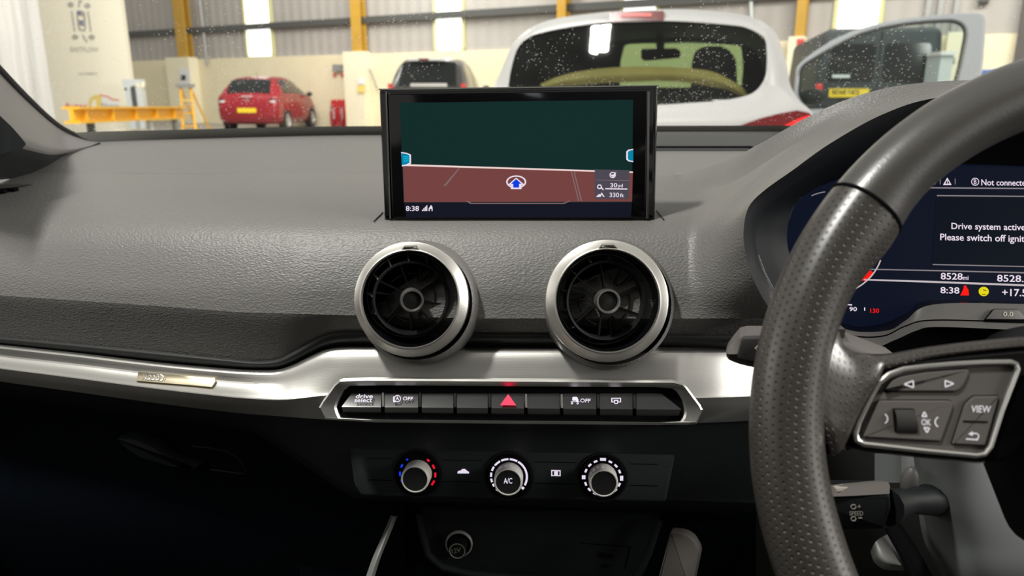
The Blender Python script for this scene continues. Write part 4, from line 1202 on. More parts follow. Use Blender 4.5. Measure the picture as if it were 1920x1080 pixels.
cs = thing('cruise_stalk', at(1620, 1000, .42), 'black lower stalk lettered SPEED with plus and minus marks', 'stalk')
b = MB()
Pcs = Plane(at(1620, 960, .420), (-.12, -1, .10), (1, 0, 0))
fq = Pcs.hits([(1480, 925), (1670, 929), (1672, 955), (1660, 994), (1480, 996)])
b.prism(Pcs, round_poly(fq, .002), -.022, 0, 'hood_black', .0025)
b.build('lever', cs, angle=30)
b = MB()
tp = [[at(1480, 928, .421), at(1560, 931, .421), at(1668, 926, .421)], [at(1480, 918, .430), at(1556, 914, .430), at(1666, 905, .432)], [at(1480, 914, .438), at(1556, 909, .438), at(1640, 901, .44)]]
b.loft(tp, 10, 6, 'btn'); b.build('top_face', cs, label='lighter grey top face with white symbols')
b = MB()
Ptp = Plane(at(1600, 917, .4295), (at(1480, 928, .421) - at(1480, 914, .438)).cross(at(1668, 926, .421) - at(1480, 928, .421)), (1, 0, 0))
if Ptp.n.z < 0: Ptp = Plane(Ptp.o, -Ptp.n, (1, 0, 0))
b.prism(Ptp, Ptp.hits([(1562, 916), (1580, 912), (1590, 918), (1570, 922)]), 0, .0015, 'dimicon'); b.prism(Ptp, Ptp.hits([(1597, 910), (1618, 906), (1619, 908), (1598, 912)]), 0, .001, 'dimicon')
b.prism(Ptp, Ptp.hits([(1604, 915), (1628, 912), (1626, 915), (1606, 918)]), 0, .001, 'dimicon')
b.text(Pcs, 'SPEED', (1592, 957.5, 1618, 966), 'dimicon', .0006)
for y, s_ in ((949.5, '+'), (972, '-')):
    b.lathe(Pcs, Pcs.hit(1600, y), [(.0018, .0003), (.0018, .0007), (.0012, .0007), (.0012, .0003)], 'dimicon', 6)
    if s_ == '+': b.text(Pcs, '+', (1607, 945.5, 1614, 952), 'dimicon', .0006)
    else: b.prism(Pcs, Pcs.hits([(1609, 970), (1616, 970), (1616, 971.4), (1609, 971.4)]), 0, .0006, 'dimicon')
b.build('lettering', cs, smooth=False, recalc=False, label='pale SPEED lettering')
b = MB(); b.tube([at(1660, 950, .43), at(1705, 940, .45), at(1760, 935, .48)], [.012, .008, .012], 'hood_black', 12); b.build('shaft', cs)

co = thing('steering_column', at(1780, 1100, .5), 'dark grey column shroud below the steering wheel spoke', 'steering column')
b = MB()
b.loft([[at(1712, 850, .50), at(1718, 900, .50), at(1722, 960, .50), at(1735, 1020, .50), at(1770, 1090, .50), at(1790, 1180, .52)],
        [at(1722, 848, .475), at(1735, 900, .475), at(1745, 960, .475), at(1765, 1020, .475), at(1800, 1090, .47), at(1820, 1180, .48)],
        [at(1790, 846, .46), at(1800, 900, .462), at(1815, 960, .462), at(1835, 1020, .462), at(1860, 1090, .46), at(1880, 1180, .47)],
        [at(1850, 846, .468), at(1862, 900, .47), at(1885, 960, .472), at(1915, 1020, .474), at(1960, 1090, .475), at(2000, 1180, .48)],
        [at(1905, 846, .50), at(1915, 900, .50), at(1940, 960, .50), at(1980, 1020, .505), at(2040, 1090, .51), at(2080, 1180, .52)]], 40, 30, 'shroud')
b.build('shroud', co, angle=50)
b = MB(); b.loft([[at(1640, 850, .56), at(1640, 905, .56)], [at(1690, 850, .545), at(1690, 905, .545)], [at(1720, 850, .56), at(1720, 905, .56)]], 4, 10, 'shroud'); b.build('cover_strip', co)
b = MB(); b.ell(at(1706, 905, .47), (.006, .006, .012), 'cluster_grey'); b.build('collar', co)
cvr = thing('column_lever', at(1665, 1070, .5), 'grey rounded lever end under the cruise stalk', 'lever')
b = MB()
b.loft([[at(1632, 1035, .50), at(1640, 1055, .497), at(1660, 1068, .495), at(1694, 1070, .497)], [at(1640, 1018, .49), at(1650, 1045, .483), at(1668, 1060, .481), at(1694, 1063, .485)], [at(1652, 1008, .495), at(1664, 1030, .488), at(1680, 1048, .486), at(1695, 1056, .490)], [at(1664, 1002, .51), at(1676, 1024, .505), at(1690, 1042, .505), at(1698, 1050, .51)]], 24, 18, 'grey')
b.build('lever_end', cvr, angle=60)
b = MB(); b.tube([at(1672, 985, .49), at(1700, 1030, .48), at(1735, 1100, .47)], [.006, .007, .008], 'matt_black', 10); b.build('lever_arm', cvr)
b = MB(); b.loft([[at(1560, 1052, .52), at(1640, 1066, .515), at(1740, 1080, .51), at(1860, 1090, .51)], [at(1560, 1140, .56), at(1640, 1150, .555), at(1740, 1160, .55), at(1860, 1170, .55)]], 12, 6, 'hood_black'); b.build('knee_panel', co)

# ================================================================== left pillar, windscreen, side vent
pil = thing('windscreen_pillar', at(60, 330, .95), 'grey windscreen pillar trim with black rubber edge at far left', 'pillar trim')
PO = [(-200, -105), (-90, 30), (-40, 90), (0, 132), (30, 164), (60, 194), (90, 222), (115, 241), (140, 254), (165, 262), (187, 266)]
PB = [(-260, 190), (-95, 372), (-60, 352), (-30, 342), (0, 337), (45, 334), (90, 331), (118, 318), (146, 303), (168, 286), (187, 267)]
PYo = [.70, .78, .82, .86, .90, .95, 1.0, 1.04, 1.07, 1.09, 1.105]
PYi = [.64, .70, .74, .78, .81, .85, .90, .955, 1.0, 1.05, 1.10]
def pilrow(f, bul):
    return [at(xo + (xi - xo) * f, yo + (yi - yo) * f, Yo + (Yi - Yo) * f + bul) for (xo, yo), (xi, yi), Yo, Yi in zip(PO, PB, PYo, PYi)]
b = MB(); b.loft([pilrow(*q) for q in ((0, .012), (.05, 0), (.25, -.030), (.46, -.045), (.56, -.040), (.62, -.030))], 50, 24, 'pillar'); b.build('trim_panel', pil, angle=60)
b = MB(); b.loft([pilrow(*q) for q in ((.62, -.030), (.72, -.012), (.85, .015), (1, .045))], 50, 16, 'pillar_shaded'); b.build('shaded_lower_trim', pil, angle=60, label='lower pillar trim, coloured dark for its shade')  # same pillar trim, with its shade put into a darker colour
b = MB(); b.tube([catmull([at(x, y - 1, Y + .004) for (x, y), Y in zip(PO, PYo)], k / 40) for k in range(41)], [.0042] * 41, 'rubber', 8); b.build('rubber_edge', pil, label='black rubber edge')
b = MB()
sk_ = [[(-60, 130), (-30, 190), (0, 217), (24, 240), (46, 266), (48, 272)], [(-60, 200), (-30, 240), (0, 262), (20, 268), (36, 276), (44, 276)], [(-60, 300), (-30, 294), (0, 290), (16, 285), (30, 281), (42, 279)]]
b.loft([[at(x, y, .775 + max(0, x) * .0011) for x, y in r_] for r_ in sk_], 24, 14, 'pillar_dark'); b.build('speaker_cover', pil, label='dark triangular speaker cover')
sv = thing('side_air_vent', at(0, 358, .80), 'dark slit of the side air vent at the left edge', 'air vent')
b = MB()
def Yt(y): return topY(y) + .052
b.loft([[at(x, y, Yt(y) - .004) for x, y in ((-80, 343), (-20, 345), (10, 345.5), (40, 345), (61, 345))], [at(x, y, Yt(y) - .004) for x, y in ((-80, 356), (-20, 354), (10, 353), (40, 349), (60, 346))]], 20, 4, 'cluster_grey'); b.build('surround', sv)
b = MB(); Psv = Plane(at(-10, 357, Yt(357) - .006), (0, -.45, .9)); b.prism(Psv, Psv.hits([(-80, 356), (0, 354.5), (34, 352.5), (26, 355.5), (12, 355.5), (8, 360), (-80, 366)]), -.003, .001, 'matt_black'); b.build('slot', sv)

wsb = []
b = MB()
top_r = []; bot_r = []
for k, p in enumerate(FAR):
    bp3 = at(*p) + Vector((0, .015, -.012))
    bot_r.append(bp3); top_r.append(Vector((bp3.x * .82, .10 + .05 * (1 - abs(bp3.x) / .9), 1.50)))
b.loft([bot_r, [a.lerp(c_, .5) + Vector((0, .03, .025)) for a, c_ in zip(bot_r, top_r)], top_r], 40, 20, 'windscreen')
ws = b.build('window_1', kind='structure', angle=60, recalc=False)
b = MB()
fr_b = [p + Vector((0, -.004, -.02)) for p in bot_r]; fr_t = [a.lerp(c_, .055) + Vector((0, -.004, .0)) for a, c_ in zip(bot_r, top_r)]
b.loft([fr_b, fr_t], 40, 2, 'frit')
b.build('frit_band', ws, label='black border at the foot of the windscreen')

# ================================================================== workshop hall
Z = Vector((0, 0, 1))
b = MB(); b.add([(-45, -14, 0), (45, -14, 0), (45, 60, 0), (-45, 60, 0)], [(0, 1, 2, 3)], 'concrete')
b.build('floor', kind='structure', smooth=False)
P0 = ground(620, 237.5)
wd = ray(-1509, 169); wd.z = 0; wd.normalize()
wn_ = Vector((-wd.y, wd.x, 0))
if wn_.dot(CAM - P0) < 0: wn_ = -wn_
Pwl = Plane(P0, wn_, -wd)
HB = Pwl.hit(685, 101)[1]
def wall_quad(m_, a0, a1, z0, z1, h0, h1, mat):
    m_.prism(Pwl, [(a0, z0), (a1, z0), (a1, z1), (a0, z1)], h0, h1, mat)
b = MB(); wall_quad(b, -30, 45, 0, HB, -.25, 0, 'cream'); b.build('wall_back', kind='structure', smooth=False)
b = MB(); wall_quad(b, -30, 45, HB, 7.5, -.40, -.08, 'cladding'); b.build('wall_back', kind='structure', smooth=False)
# daylight panels
for k, (xl, xr, yb) in enumerate(((465, 510, 106), (818, 866, 97), (1166, 1226, 88), (1566, 1642, 73))):
    a0, a1 = Pwl.hit(xl, yb)[0], Pwl.hit(xr, yb)[0]
    b = MB(); wall_quad(b, a0, a1, HB + .02, 6.5, -.1, -.04, 'daylight')
    w_ = b.build('window_%d' % (k + 2), kind='structure', smooth=False)
    b = MB(); b.ring(Pwl, [(a0 - .09, HB), (a1 + .09, HB), (a1 + .09, 6.6), (a0 - .09, 6.6)], [(a0, HB + .03), (a1, HB + .03), (a1, 6.5), (a0, 6.5)], -.1, .0, 'wframe', 200)
    b.build('window_frame', w_, smooth=False)
# horizontal rail
zr = Pwl.hit(700, 37)[1]
b = MB(); wall_quad(b, -28, 26, zr - .09, zr + .09, -.02, .12, 'rail'); b.build('trim_1', kind='structure', smooth=False)
# yellow columns with cream casings
COLS = [(347, 365, 331, 374, 'second from the red hatchback\'s left'), (673.5, 690.5, 661, 696, ''), (1053, 1069, 1040, 1075, ''), (1491.5, 1509, 1478, 1506, '')]
CL = ['yellow steel column above the cream casing behind the stepladder', 'yellow steel column above the casing carrying the yellow sign', 'yellow steel column rising behind the roof of the white car', 'yellow steel column above the red wall notice, right of the white car']
for (x0, x1, q0, q1, _), lb in zip(COLS, CL):
    a0, a1 = Pwl.hit(x0, 100)[0], Pwl.hit(x1, 100)[0]; c0, c1 = Pwl.hit(q0, 150)[0], Pwl.hit(q1, 150)[0]
    b = MB()
    for s_ in (.02, .26): wall_quad(b, a0, a1, HB, 7.4, s_, s_ + .05, 'steel_yellow')
    wall_quad(b, (a0 + a1) / 2 - .02, (a0 + a1) / 2 + .02, HB, 7.4, .05, .28, 'steel_yellow')
    b.build('steel_column', label=lb, cat='column', group='yellow steel columns', smooth=False)
    b = MB(); wall_quad(b, c0, c1, 0, HB + .06, .0, .38, 'cream2'); b.build('trim_2', kind='structure', smooth=False)
Pfr = Plane(Pwl.w(0, 0, .40), Pwl.n, Pwl.x)   # the front of the casings
def sign(name, pts, mat, label, cat='sign', pl=None, th=.02, extra=None):
    pl = pl or Pfr
    m_ = MB(); m_.prism(pl, pl.hits(pts), 0, th, mat, .004)
    o = m_.build(name, label=label, cat=cat, smooth=False)
    return o
sign('notice', [(671, 147), (684, 147), (684, 158), (671, 158)], 'white_paint', 'small white notice above the yellow sign on the cream casing')
sign('notice', [(670.5, 160), (685, 160), (685, 174), (670.5, 174)], 'print_yellow', 'square yellow sign on the cream casing right of the red extinguishers')
sign('notice', [(1493, 90), (1505, 90), (1505, 107), (1493, 107)], 'red_paint', 'red wall notice left of the open car door')
sign('notice', [(1495, 73), (1508, 73), (1508, 88), (1495, 88)], 'lampred', 'paler red notice directly under the yellow column by the door')
sign('control_box', [(336, 128), (356, 128), (358, 161), (338, 161)], 'white_paint', 'pale control box on the casing above the stepladder', 'box')
sign('switch', [(340, 141), (348, 141), (348, 150), (340, 150)], 'rubber', 'small black switch on the pale control box', 'switch', Plane(Pwl.w(0, 0, .425), Pwl.n, Pwl.x))
Pbx = Plane(Pwl.w(0, 0, .005), Pwl.n, Pwl.x)
bx = sign('junction_box', [(628, 121), (644, 121), (644, 134), (628, 134)], 'grey', 'small grey wall box above the red extinguishers', 'box', Pbx, .12)
for x in (629, 643):
    m_ = MB(); m_.lathe(Pbx, Pbx.hit(x, 140.5), [(.05, 0), (.05, .06), (.0001, .07)], 'lampred', 20)
    m_.build('call_point', label=('left' if x < 635 else 'right') + ' small red button under the grey wall box', cat='button', group='red wall buttons')
b = MB(); b.tube([Pwl.w(*Pwl.hit(x, y), .05) for x, y in ((377, 0), (384, 60), (391, 122))], .05, 'grey', 8); b.build('conduit', label='grey pipe running down the wall right of the first yellow column', cat='pipe')
b = MB(); b.tube([Pwl.w(*Pwl.hit(x, y), .05) for x, y in ((1409, 0), (1410, 30), (1411, 80))], .04, 'lightgrey', 8); b.build('conduit', label='thin pale pipe on the wall above the white car roof', cat='pipe')
b = MB(); b.tube([Pwl.w(*Pwl.hit(x, y), .12) for x, y in ((698, 128), (705, 148), (712, 168))], .03, 'grey', 8); b.build('handle_pole', label='grey pole leaning on the wall left of the black screen', cat='pole')
for k, (x, lb) in enumerate(((1742, 'dark batten above the open door, leftmost of the three'), (1765, 'dark batten above the open door, middle of the three'), (1795, 'dark batten above the open door, rightmost of the three'))):
    a_ = Pwl.hit(x, 10)[0]; b = MB(); wall_quad(b, a_ - .05, a_ + .05, HB, 7.3, -.07, .05, 'grey'); b.build('batten', label=lb, cat='batten', group='dark wall battens', smooth=False)
a_ = Pwl.hit(1843, 10)[0]; b = MB(); wall_quad(b, a_ - .09, a_ + .09, HB + .6, 7.3, -.07, .12, 'rail'); b.build('downpipe', label='broad dark pipe on the cladding above the end of the open door', cat='pipe', smooth=False)
a_ = Pwl.hit(1918, 60)[0]; b = MB(); wall_quad(b, a_ - .08, a_ + .3, 1.2, 4, .0, .2, 'btn'); b.build('cable_post', label='dark post on the wall at the far right edge', cat='post', smooth=False)
b = MB(); p = Pwl.hits([(1838, 132), (1885, 131), (1885, 150), (1838, 152)]); b.prism(Pwl, p, 0, .5, 'blue_paint', .02); b.build('work_bench', label='blue bench edge by the wall right of the open door', cat='bench', smooth=False)

# ------------------------------------------------------------------ left bay
b = MB()
L0 = dep(96, 169, 9.0); L1 = dep(-420, 169, 8.2)
L0.z = L1.z = 0
rows = []
for j in range(9):
    z = 5.0 * j / 8; r_ = []
    for i in range(61):
        t = i / 60
        p = L0.lerp(L1, t); n_ = (CAM - p); n_.z = 0; n_.normalize()
        p = p + n_ * (.05 * math.sin(t * 46 + z * .6) + .03 * math.sin(t * 97 + z * 1.3 + 1)) * (1.2 - z * .12); p.z = z
        r_.append(p)
    rows.append(r_)
b.loops(rows, 'sheet', False)
b.build('plastic_sheet', label='white plastic sheet hanging at the far left', cat='sheet', angle=80)
bl_, br_ = dep(99, 169, 12.4), dep(247, 169, 12.4)
bl_.z = br_.z = 0
bx_ = (br_ - bl_).normalized(); Pbo = Plane(bl_, Vector((bx_.y, -bx_.x, 0)), bx_)
bw_ = (br_ - bl_).length
bo = thing('display_board', (bl_ + br_) / 2, 'tall cream board printed with a car wheel diagram, left of the windscreen', 'board')
b = MB(); b.prism(Pbo, [(-.25, 0), (bw_, 0), (bw_, 4.6), (-.25, 4.6)], -.12, 0, 'board'); b.build('panel', bo, smooth=False)
b = MB()
def bq(pts, mat, h=.004): b.flat(Pbo, Pbo.hits(pts), h, mat)
def strip_(p, q, t, mat='print_grey'):
    d = Vector((q[0] - p[0], q[1] - p[1])).normalized(); n_ = Vector((-d.y, d.x)) * t
    bq([(p[0] + n_.x, p[1] + n_.y), (q[0] + n_.x, q[1] + n_.y), (q[0] - n_.x, q[1] - n_.y), (p[0] - n_.x, p[1] - n_.y)], mat)
for cx, cy in ((132.5, 9), (164, 11), (141, 69.5), (172, 70)):
    ring_px(b, cx, cy, 1.8, 5.2, 'print_grey', .004, Pbo); strip_((cx - 7, cy), (cx + 7, cy), .7)
strip_((134.5, 21), (140, 59), 1.5); strip_((165, 21), (170.5, 60), 1.5)
strip_((149, 0), (148, 14), 1.6); strip_((155.5, 65), (158, 72), 1.6); strip_((158, 72), (164, 79), 1.6); strip_((150, 4), (154, 2), 1.8)
bq(round_poly([(144, 19), (155, 20), (160, 24), (161.5, 52), (160, 59), (149, 58), (146, 53), (143.5, 30)], 2), 'print_grey', .004)
bq(round_poly([(146.5, 30), (156, 31), (157, 38), (148, 37)], 1.5), 'board', .006); bq(round_poly([(149.5, 49), (159, 50), (158, 55), (151, 54.5)], 1.5), 'board', .006)
bq([(144, 21), (152, 21.5), (152.5, 28), (144.5, 27.5)], 'print_blue', .006); bq([(149, 38), (156, 41), (157, 47), (150, 45)], 'print_blue', .006)
b.text(Pbo, 'EASTFLOW', (132, 88, 185, 97), 'print_grey', .004, 0, 1)
b.text(Pbo, 'ALIGNMENT', (147, 136, 184, 140.5), 'print_grey', .004)
b.build('diagram_print', bo, smooth=False, recalc=False, label='grey and blue car diagram with small lettering')
b = MB()
b.text(Pbo, 'Autos', (121.5, 192.5, 164, 205), 'print_red', .02)
bq([(168, 190), (171, 183), (178, 178.5), (187, 177.5), (192, 184), (191, 204), (168, 204)], 'print_yellow', .02)
bq([(174, 190), (181, 185.5), (183, 204), (172, 204)], 'board', .024)
strip_((186, 178), (202, 181), 1.2, 'print_red'); strip_((202, 181), (211, 186.5), 1.2, 'print_red'); strip_((211, 186.5), (224, 188), 1.2, 'print_red')
bq([(188, 180.5), (201, 183.5), (210, 189), (224, 191.5), (224, 203), (192, 203)], 'white_paint', .018)
b.text(Pbo, 'Shaw', (191, 193, 225, 203.5), 'print_grey', .024)
b.build('lettering', bo, smooth=False, recalc=False, label='red and grey lettering with a yellow swoosh low on the board')

beam = thing('barrier_beam', dep(230, 230, 10.2), 'long horizontal yellow beam on legs in front of the cream board', 'beam')
e0, e1 = dep(134, 216, 9.0), dep(341, 211, 12.6)
bd_ = (e1 - e0); bd_.z = 0; bL = bd_.length; bd_.normalize(); bn_ = Vector((bd_.y, -bd_.x, 0))
b = MB(); mid = (e0 + e1) / 2
ax = ((e1 - e0).normalized(), bn_, (e1 - e0).normalized().cross(bn_) * -1)
if ax[2].z < 0: ax = (ax[0], ax[1], -ax[2])
b.box(mid, (bL, .05, .16), 'yellow', ax); b.box(mid + Z * .085, (bL, .20, .03), 'yellow', ax); b.box(mid - Z * .085, (bL, .20, .03), 'yellow', ax)
for k in range(5): b.box(e0.lerp(e1, .06 + k * .2), (.02, .17, .15), 'yellow', ax)
b.build('girder', beam, smooth=False)
for f, m_ in ((.12, 'rail'), (.62, 'lightgrey'), (.9, 'grey')):
    p = e0.lerp(e1, f); b = MB(); b.box((p.x, p.y, (p.z - .09) / 2), (.07, .07, p.z - .09), m_); b.box((p.x, p.y, .01), (.3, .3, .02), m_); b.build('leg', beam, smooth=False)
# stepladder
sl_ = thing('stepladder', dep(355, 250, 14.5), 'yellow A-frame stepladder between the beam and the red hatchback', 'stepladder')
def lp(px, py, d): return dep(px, py, d)
def rail_(name, p, q, r_, mat, parent):
    m_ = MB(); m_.tube([p, q], r_, mat, 6); return m_.build(name, parent)
tops = [lp(338.5, 164, 14.2), lp(357, 164, 14.2)]
fl = []
for (px, py, d) in ((332.5, 290, 13.8), (359.5, 290, 13.8)): 
    p = lp(px, 169, d); p.z = 0; fl.append(p)
bkf = []
for px, d in ((372, 15.2), (397, 15.2)):
    p = lp(px, 169, d); p.z = 0; bkf.append(p)
for t_, f_ in zip(tops, fl): rail_('front_rail', t_, f_, .028, 'yellow', sl_)
for t_, f_ in zip(tops, bkf): rail_('rear_rail', t_, f_, .022, 'yellow', sl_)
for k in range(1, 5):
    f = k / 5
    m_ = MB(); a_, c_ = tops[0].lerp(fl[0], f), tops[1].lerp(fl[1], f); m_.box((a_ + c_) / 2, ((a_ - c_).length, .08, .03), 'yellow' if k > 1 else 'print_yellow'); m_.build('tread', sl_, smooth=False)
m_ = MB(); m_.box((tops[0] + tops[1]) / 2 + Z * .03, (.30, .16, .07), 'grey'); m_.build('top_cap', sl_, smooth=False, label='grey top cap')
# alignment machine
mc = thing('alignment_machine', dep(250, 230, 11.75), 'pale grey machine tower with a round head standing behind the yellow beam', 'machine')
q0 = dep(250, 169, 11.75); q0.z = 0
def mloc(px, py): return dep(px, py, 11.75)
for x0, x1, mt in ((237, 249, 'lightgrey'), (257, 268, 'lightgrey')):
    a_, c_ = mloc(x0, 160), mloc(x1, 160); m_ = MB(); h_ = mloc(x0, 160).z
    m_.box(((a_.x + c_.x) / 2, (a_.y + c_.y) / 2, h_ / 2), (abs(c_.x - a_.x), .12, h_), mt); m_.build('post', mc, smooth=False)
m_ = MB(); m_.box(mloc(253, 190), (.06, .06, .42), 'rail'); m_.build('mast', mc, smooth=False, label='dark mast between the posts')
m_ = MB(); m_.box(mloc(251, 155), (.30, .14, .10), 'lightgrey'); m_.ell(mloc(262, 160), (.08, .07, .08), 'cream2'); m_.ell(mloc(239, 167), (.045, .05, .045), 'rail'); m_.build('head', mc, angle=40)
m_ = MB(); m_.box((q0.x, q0.y, .04), (.42, .3, .08), 'grey'); m_.build('foot', mc, smooth=False)
b = MB(); c_ = dep(238, 169, 11.0); c_.z = .28; b.box(c_, (.36, .3, .56), 'cream2'); b.box(c_ + Vector((0, -.16, .16)), (.30, .02, .06), 'tan'); b.build('floor_box', label='low cream box with a tan band under the yellow beam', cat='box', smooth=False)

# fire extinguishers
fpx = Plane(Pwl.w(0, 0, .02), Pwl.n, Pwl.x)
fb = sign('fire_point_board', [(622.5, 187), (654, 187), (654, 236), (622.5, 236)], 'red_paint', 'red backing board of the fire point by the wall', 'board', fpx, .05)
for x, lb in ((631, 'left red fire extinguisher on the red board'), (646, 'right red fire extinguisher on the red board')):
    c_ = fpx.hit(x, 232); Pv = Plane(fpx.w(c_[0], 0, .16), fpx.n, fpx.x)
    t = thing('fire_extinguisher', Pv.w(0, .02, 0), lb, 'fire extinguisher', 'fire extinguishers')
    Pz = Plane(Pv.w(0, .05, 0), Z, Pv.x)
    m_ = MB(); m_.lathe(Pz, (0, 0), [(.0001, 0), (.075, .0), (.08, .03), (.08, .40), (.06, .46), (.03, .49), (.025, .52)], 'carred', 24); m_.build('cylinder', t)
    m_ = MB(); m_.box(Pz.w(0, 0, .55), (.10, .04, .05), 'rubber'); m_.build('valve', t, smooth=False)
    m_ = MB(); m_.tube([Pz.w(.03, 0, .55), Pz.w(.10, -.02, .45), Pz.w(.09, -.03, .2)], .012, 'lightgrey', 6); m_.build('hose', t)

# ------------------------------------------------------------------ cars
class Car:
    def __init__(s, base, hd, stations):
        s.b = Vector(base); s.h = Vector(hd).normalized(); s.r = Vector((s.h.y, -s.h.x, 0))
        s.st = stations; s.S = [q[0] for q in stations]
    def sec(s, q):
        sv, lw, bw, zb, zm, rw, zr = q
        hp = [(0, zb), (lw * .85, zb), (lw * .97, zb + .07), (lw, zb + .24), (lw * 1.004, (zb + .24 + zm) / 2 + .04), (bw, zm), (bw * .985, zm + (zr - zm) * .06), ((bw + rw) / 2 + .015, zm + (zr - zm) * .5), (rw, zr - (zr - zm) * .16), (rw * .86, zr - .012), (rw * .5, zr + .012), (0, zr + .018)]
        return hp
    def par(s, sv):
        S = s.S
        sv = min(max(sv, S[0]), S[-1])
        i = 0
        while i < len(S) - 2 and sv > S[i + 1]: i += 1
        f = (sv - S[i]) / (S[i + 1] - S[i]); q = s.st
        out = [sv]
        for k in range(1, 7):
            p1, p2 = q[i][k], q[i + 1][k]
            m1 = (q[i + 1][k] - q[max(0, i - 1)][k]) / (S[i + 1] - S[max(0, i - 1)]) * (S[i + 1] - S[i])
            j = min(len(S) - 1, i + 2); m2 = (q[j][k] - q[i][k]) / (S[j] - S[i]) * (S[i + 1] - S[i])
            f2, f3 = f * f, f ** 3
            out.append((2 * f3 - 3 * f2 + 1) * p1 + (f3 - 2 * f2 + f) * m1 + (3 * f2 - 2 * f3) * p2 + (f3 - f2) * m2)
        return out
    def pt(s, sv, v, side=1):
        """v 0..11 up one side; v > 11 goes down the other"""
        if v > 11: v = 22 - v; side = -side
        hp = s.sec(s.par(sv)); i = min(int(v), 10); f = v - i
        p = [Vector(x) for x in hp]
        q = catmull(p, v / 11.0) if False else p[i].lerp(p[i + 1], f)
        return s.w(sv, q.x * side, q.y)
    def w(s, sv, t, z): return s.b + s.h * sv + s.r * t + Z * z
    def body(s, mat, n=70):
        b_ = MB(); rings = []
        for k in range(n + 1):
            sv = s.S[0] + (s.S[-1] - s.S[0]) * k / n
            hp = s.sec(s.par(sv)); full = hp + [(-x, z) for x, z in hp[-2:0:-1]]
            rings.append([s.w(sv, x, z) for x, z in full])
        b_.loops(rings, mat, True, True, True); return b_
    def patch(s, s0, s1, v0, v1, mat, off=.006, side=1, ns=14, nv=8, b_=None):
        """window or panel following the body; s0, s1 may be (at v0, at v1) pairs"""
        b_ = b_ or MB()
        s0 = s0 if isinstance(s0, tuple) else (s0, s0); s1 = s1 if isinstance(s1, tuple) else (s1, s1)
        rows = []
        for j in range(nv + 1):
            f = j / nv; v = v0 + (v1 - v0) * f; a = s0[0] + (s0[1] - s0[0]) * f; c = s1[0] + (s1[1] - s1[0]) * f
            rows.append([s.pt(a + (c - a) * i / ns, v, side) for i in range(ns + 1)])
        cen = s.b + s.h * (s.S[0] + s.S[-1]) / 2 + Z * .7
        out = []
        for j, r_ in enumerate(rows):
            o = []
            for i, p in enumerate(r_):
                du = r_[min(i + 1, ns)] - r_[max(i - 1, 0)]; dv = rows[min(j + 1, nv)][i] - rows[max(j - 1, 0)][i]
                n_ = du.cross(dv)
                if n_.length < 1e-9: n_ = p - cen
                n_.normalize()
                if n_.dot(p - cen) < 0: n_ = -n_
                o.append(p + n_ * off)
            out.append(o)
        b_.loops(out, mat, False); return b_
    def wheel(s, parent, sv, side, rad, wd_, off):
        c = s.w(sv, side * off, rad); n_ = s.r * side
        P = Plane(c, n_, s.h)
        m_ = MB(); m_.lathe(P, (0, 0), [(rad * .62, .0), (rad * .66, .012), (rad * .92, .010), (rad, -.03), (rad, -wd_), (rad * .6, -wd_)], 'tyre', 40); t_ = m_.build('wheel', parent)
        m_ = MB(); m_.lathe(P, (0, 0), [(rad * .64, .004), (rad * .60, .010), (rad * .56, -.02), (.0001, -.03)], 'alloy', 40)
        for k in range(5):
            a = R(72 * k + 18); u_ = Vector((math.cos(a), math.sin(a))); v_ = Vector((-u_.y, u_.x))
            q = [tuple(u_ * r_ + v_ * w__) for r_, w__ in ((.03, -.03), (rad * .60, -.055), (rad * .60, .055), (.03, .03))]
            m_.prism(P, q, -.03, .002, 'alloy', .004)
        m_.build('alloy', t_, label='silver alloy wheel')
        # dark arch behind the wheel
        m_ = MB(); Q = Plane(s.w(sv, side * (off - .045), rad + .01), n_, s.h); m_.lathe(Q, (0, 0), [(rad * 1.16, -.02), (rad * 1.15, .040), (.0001, .040)], 'rubber', 40); m_.build('wheel_arch', parent)

def heading(deg):
    a = R(deg); return c_h * math.cos(a) + c_r * math.sin(a)
# red hatchback
rc_b = dep(461, 169, 20.3); rc_b.z = 0
ST = [(0, .76, .70, .42, .74, .66, .76), (.07, .83, .79, .30, .93, .68, .96), (.16, .845, .82, .26, .985, .66, 1.05), (.32, .86, .83, .22, 1.0, .63, 1.27), (.55, .865, .84, .2, 1.0, .60, 1.43), (1.2, .865, .845, .2, .99, .60, 1.50), (2.0, .865, .845, .2, .97, .60, 1.47), (2.45, .865, .84, .2, .96, .63, 1.31), (2.95, .86, .83, .2, .95, .72, .99), (3.4, .84, .78, .22, .86, .70, .89), (3.74, .76, .68, .28, .66, .6, .70), (3.84, .68, .6, .36, .55, .5, .58)]
car = Car(rc_b, heading(2), ST)
rc = thing('red_hatchback', car.w(1.9, 0, 0), 'red hatchback parked by the cream wall, seen from behind at an angle', 'car')
car.body('carred').build('body', rc, angle=50)
car.patch((.14, .50), (.14, .50), 8.4, 13.6, 'darkglass') if False else None
b = MB(); rows = []
def rear_glass(car, sA, sB, hw, nm='rear_window', mat='darkglass', parent=None, off=.008):
    m_ = MB(); rows = []
    for j in range(9):
        sv = sA + (sB - sA) * j / 8; q = car.par(sv); r_ = []
        for i in range(13):
            f = -1 + 2 * i / 12
            t = f * hw * (q[5] / car.par(sA)[5])
            x = abs(f)
            z = q[6] + .018 - .03 * x ** 3
            r_.append(car.w(sv - off, t, z + off))
        rows.append(r_)
    m_.loops(rows, mat, False); return m_.build(nm, parent, label='dark rear window')
rear_glass(car, .155, .50, .60, parent=rc)
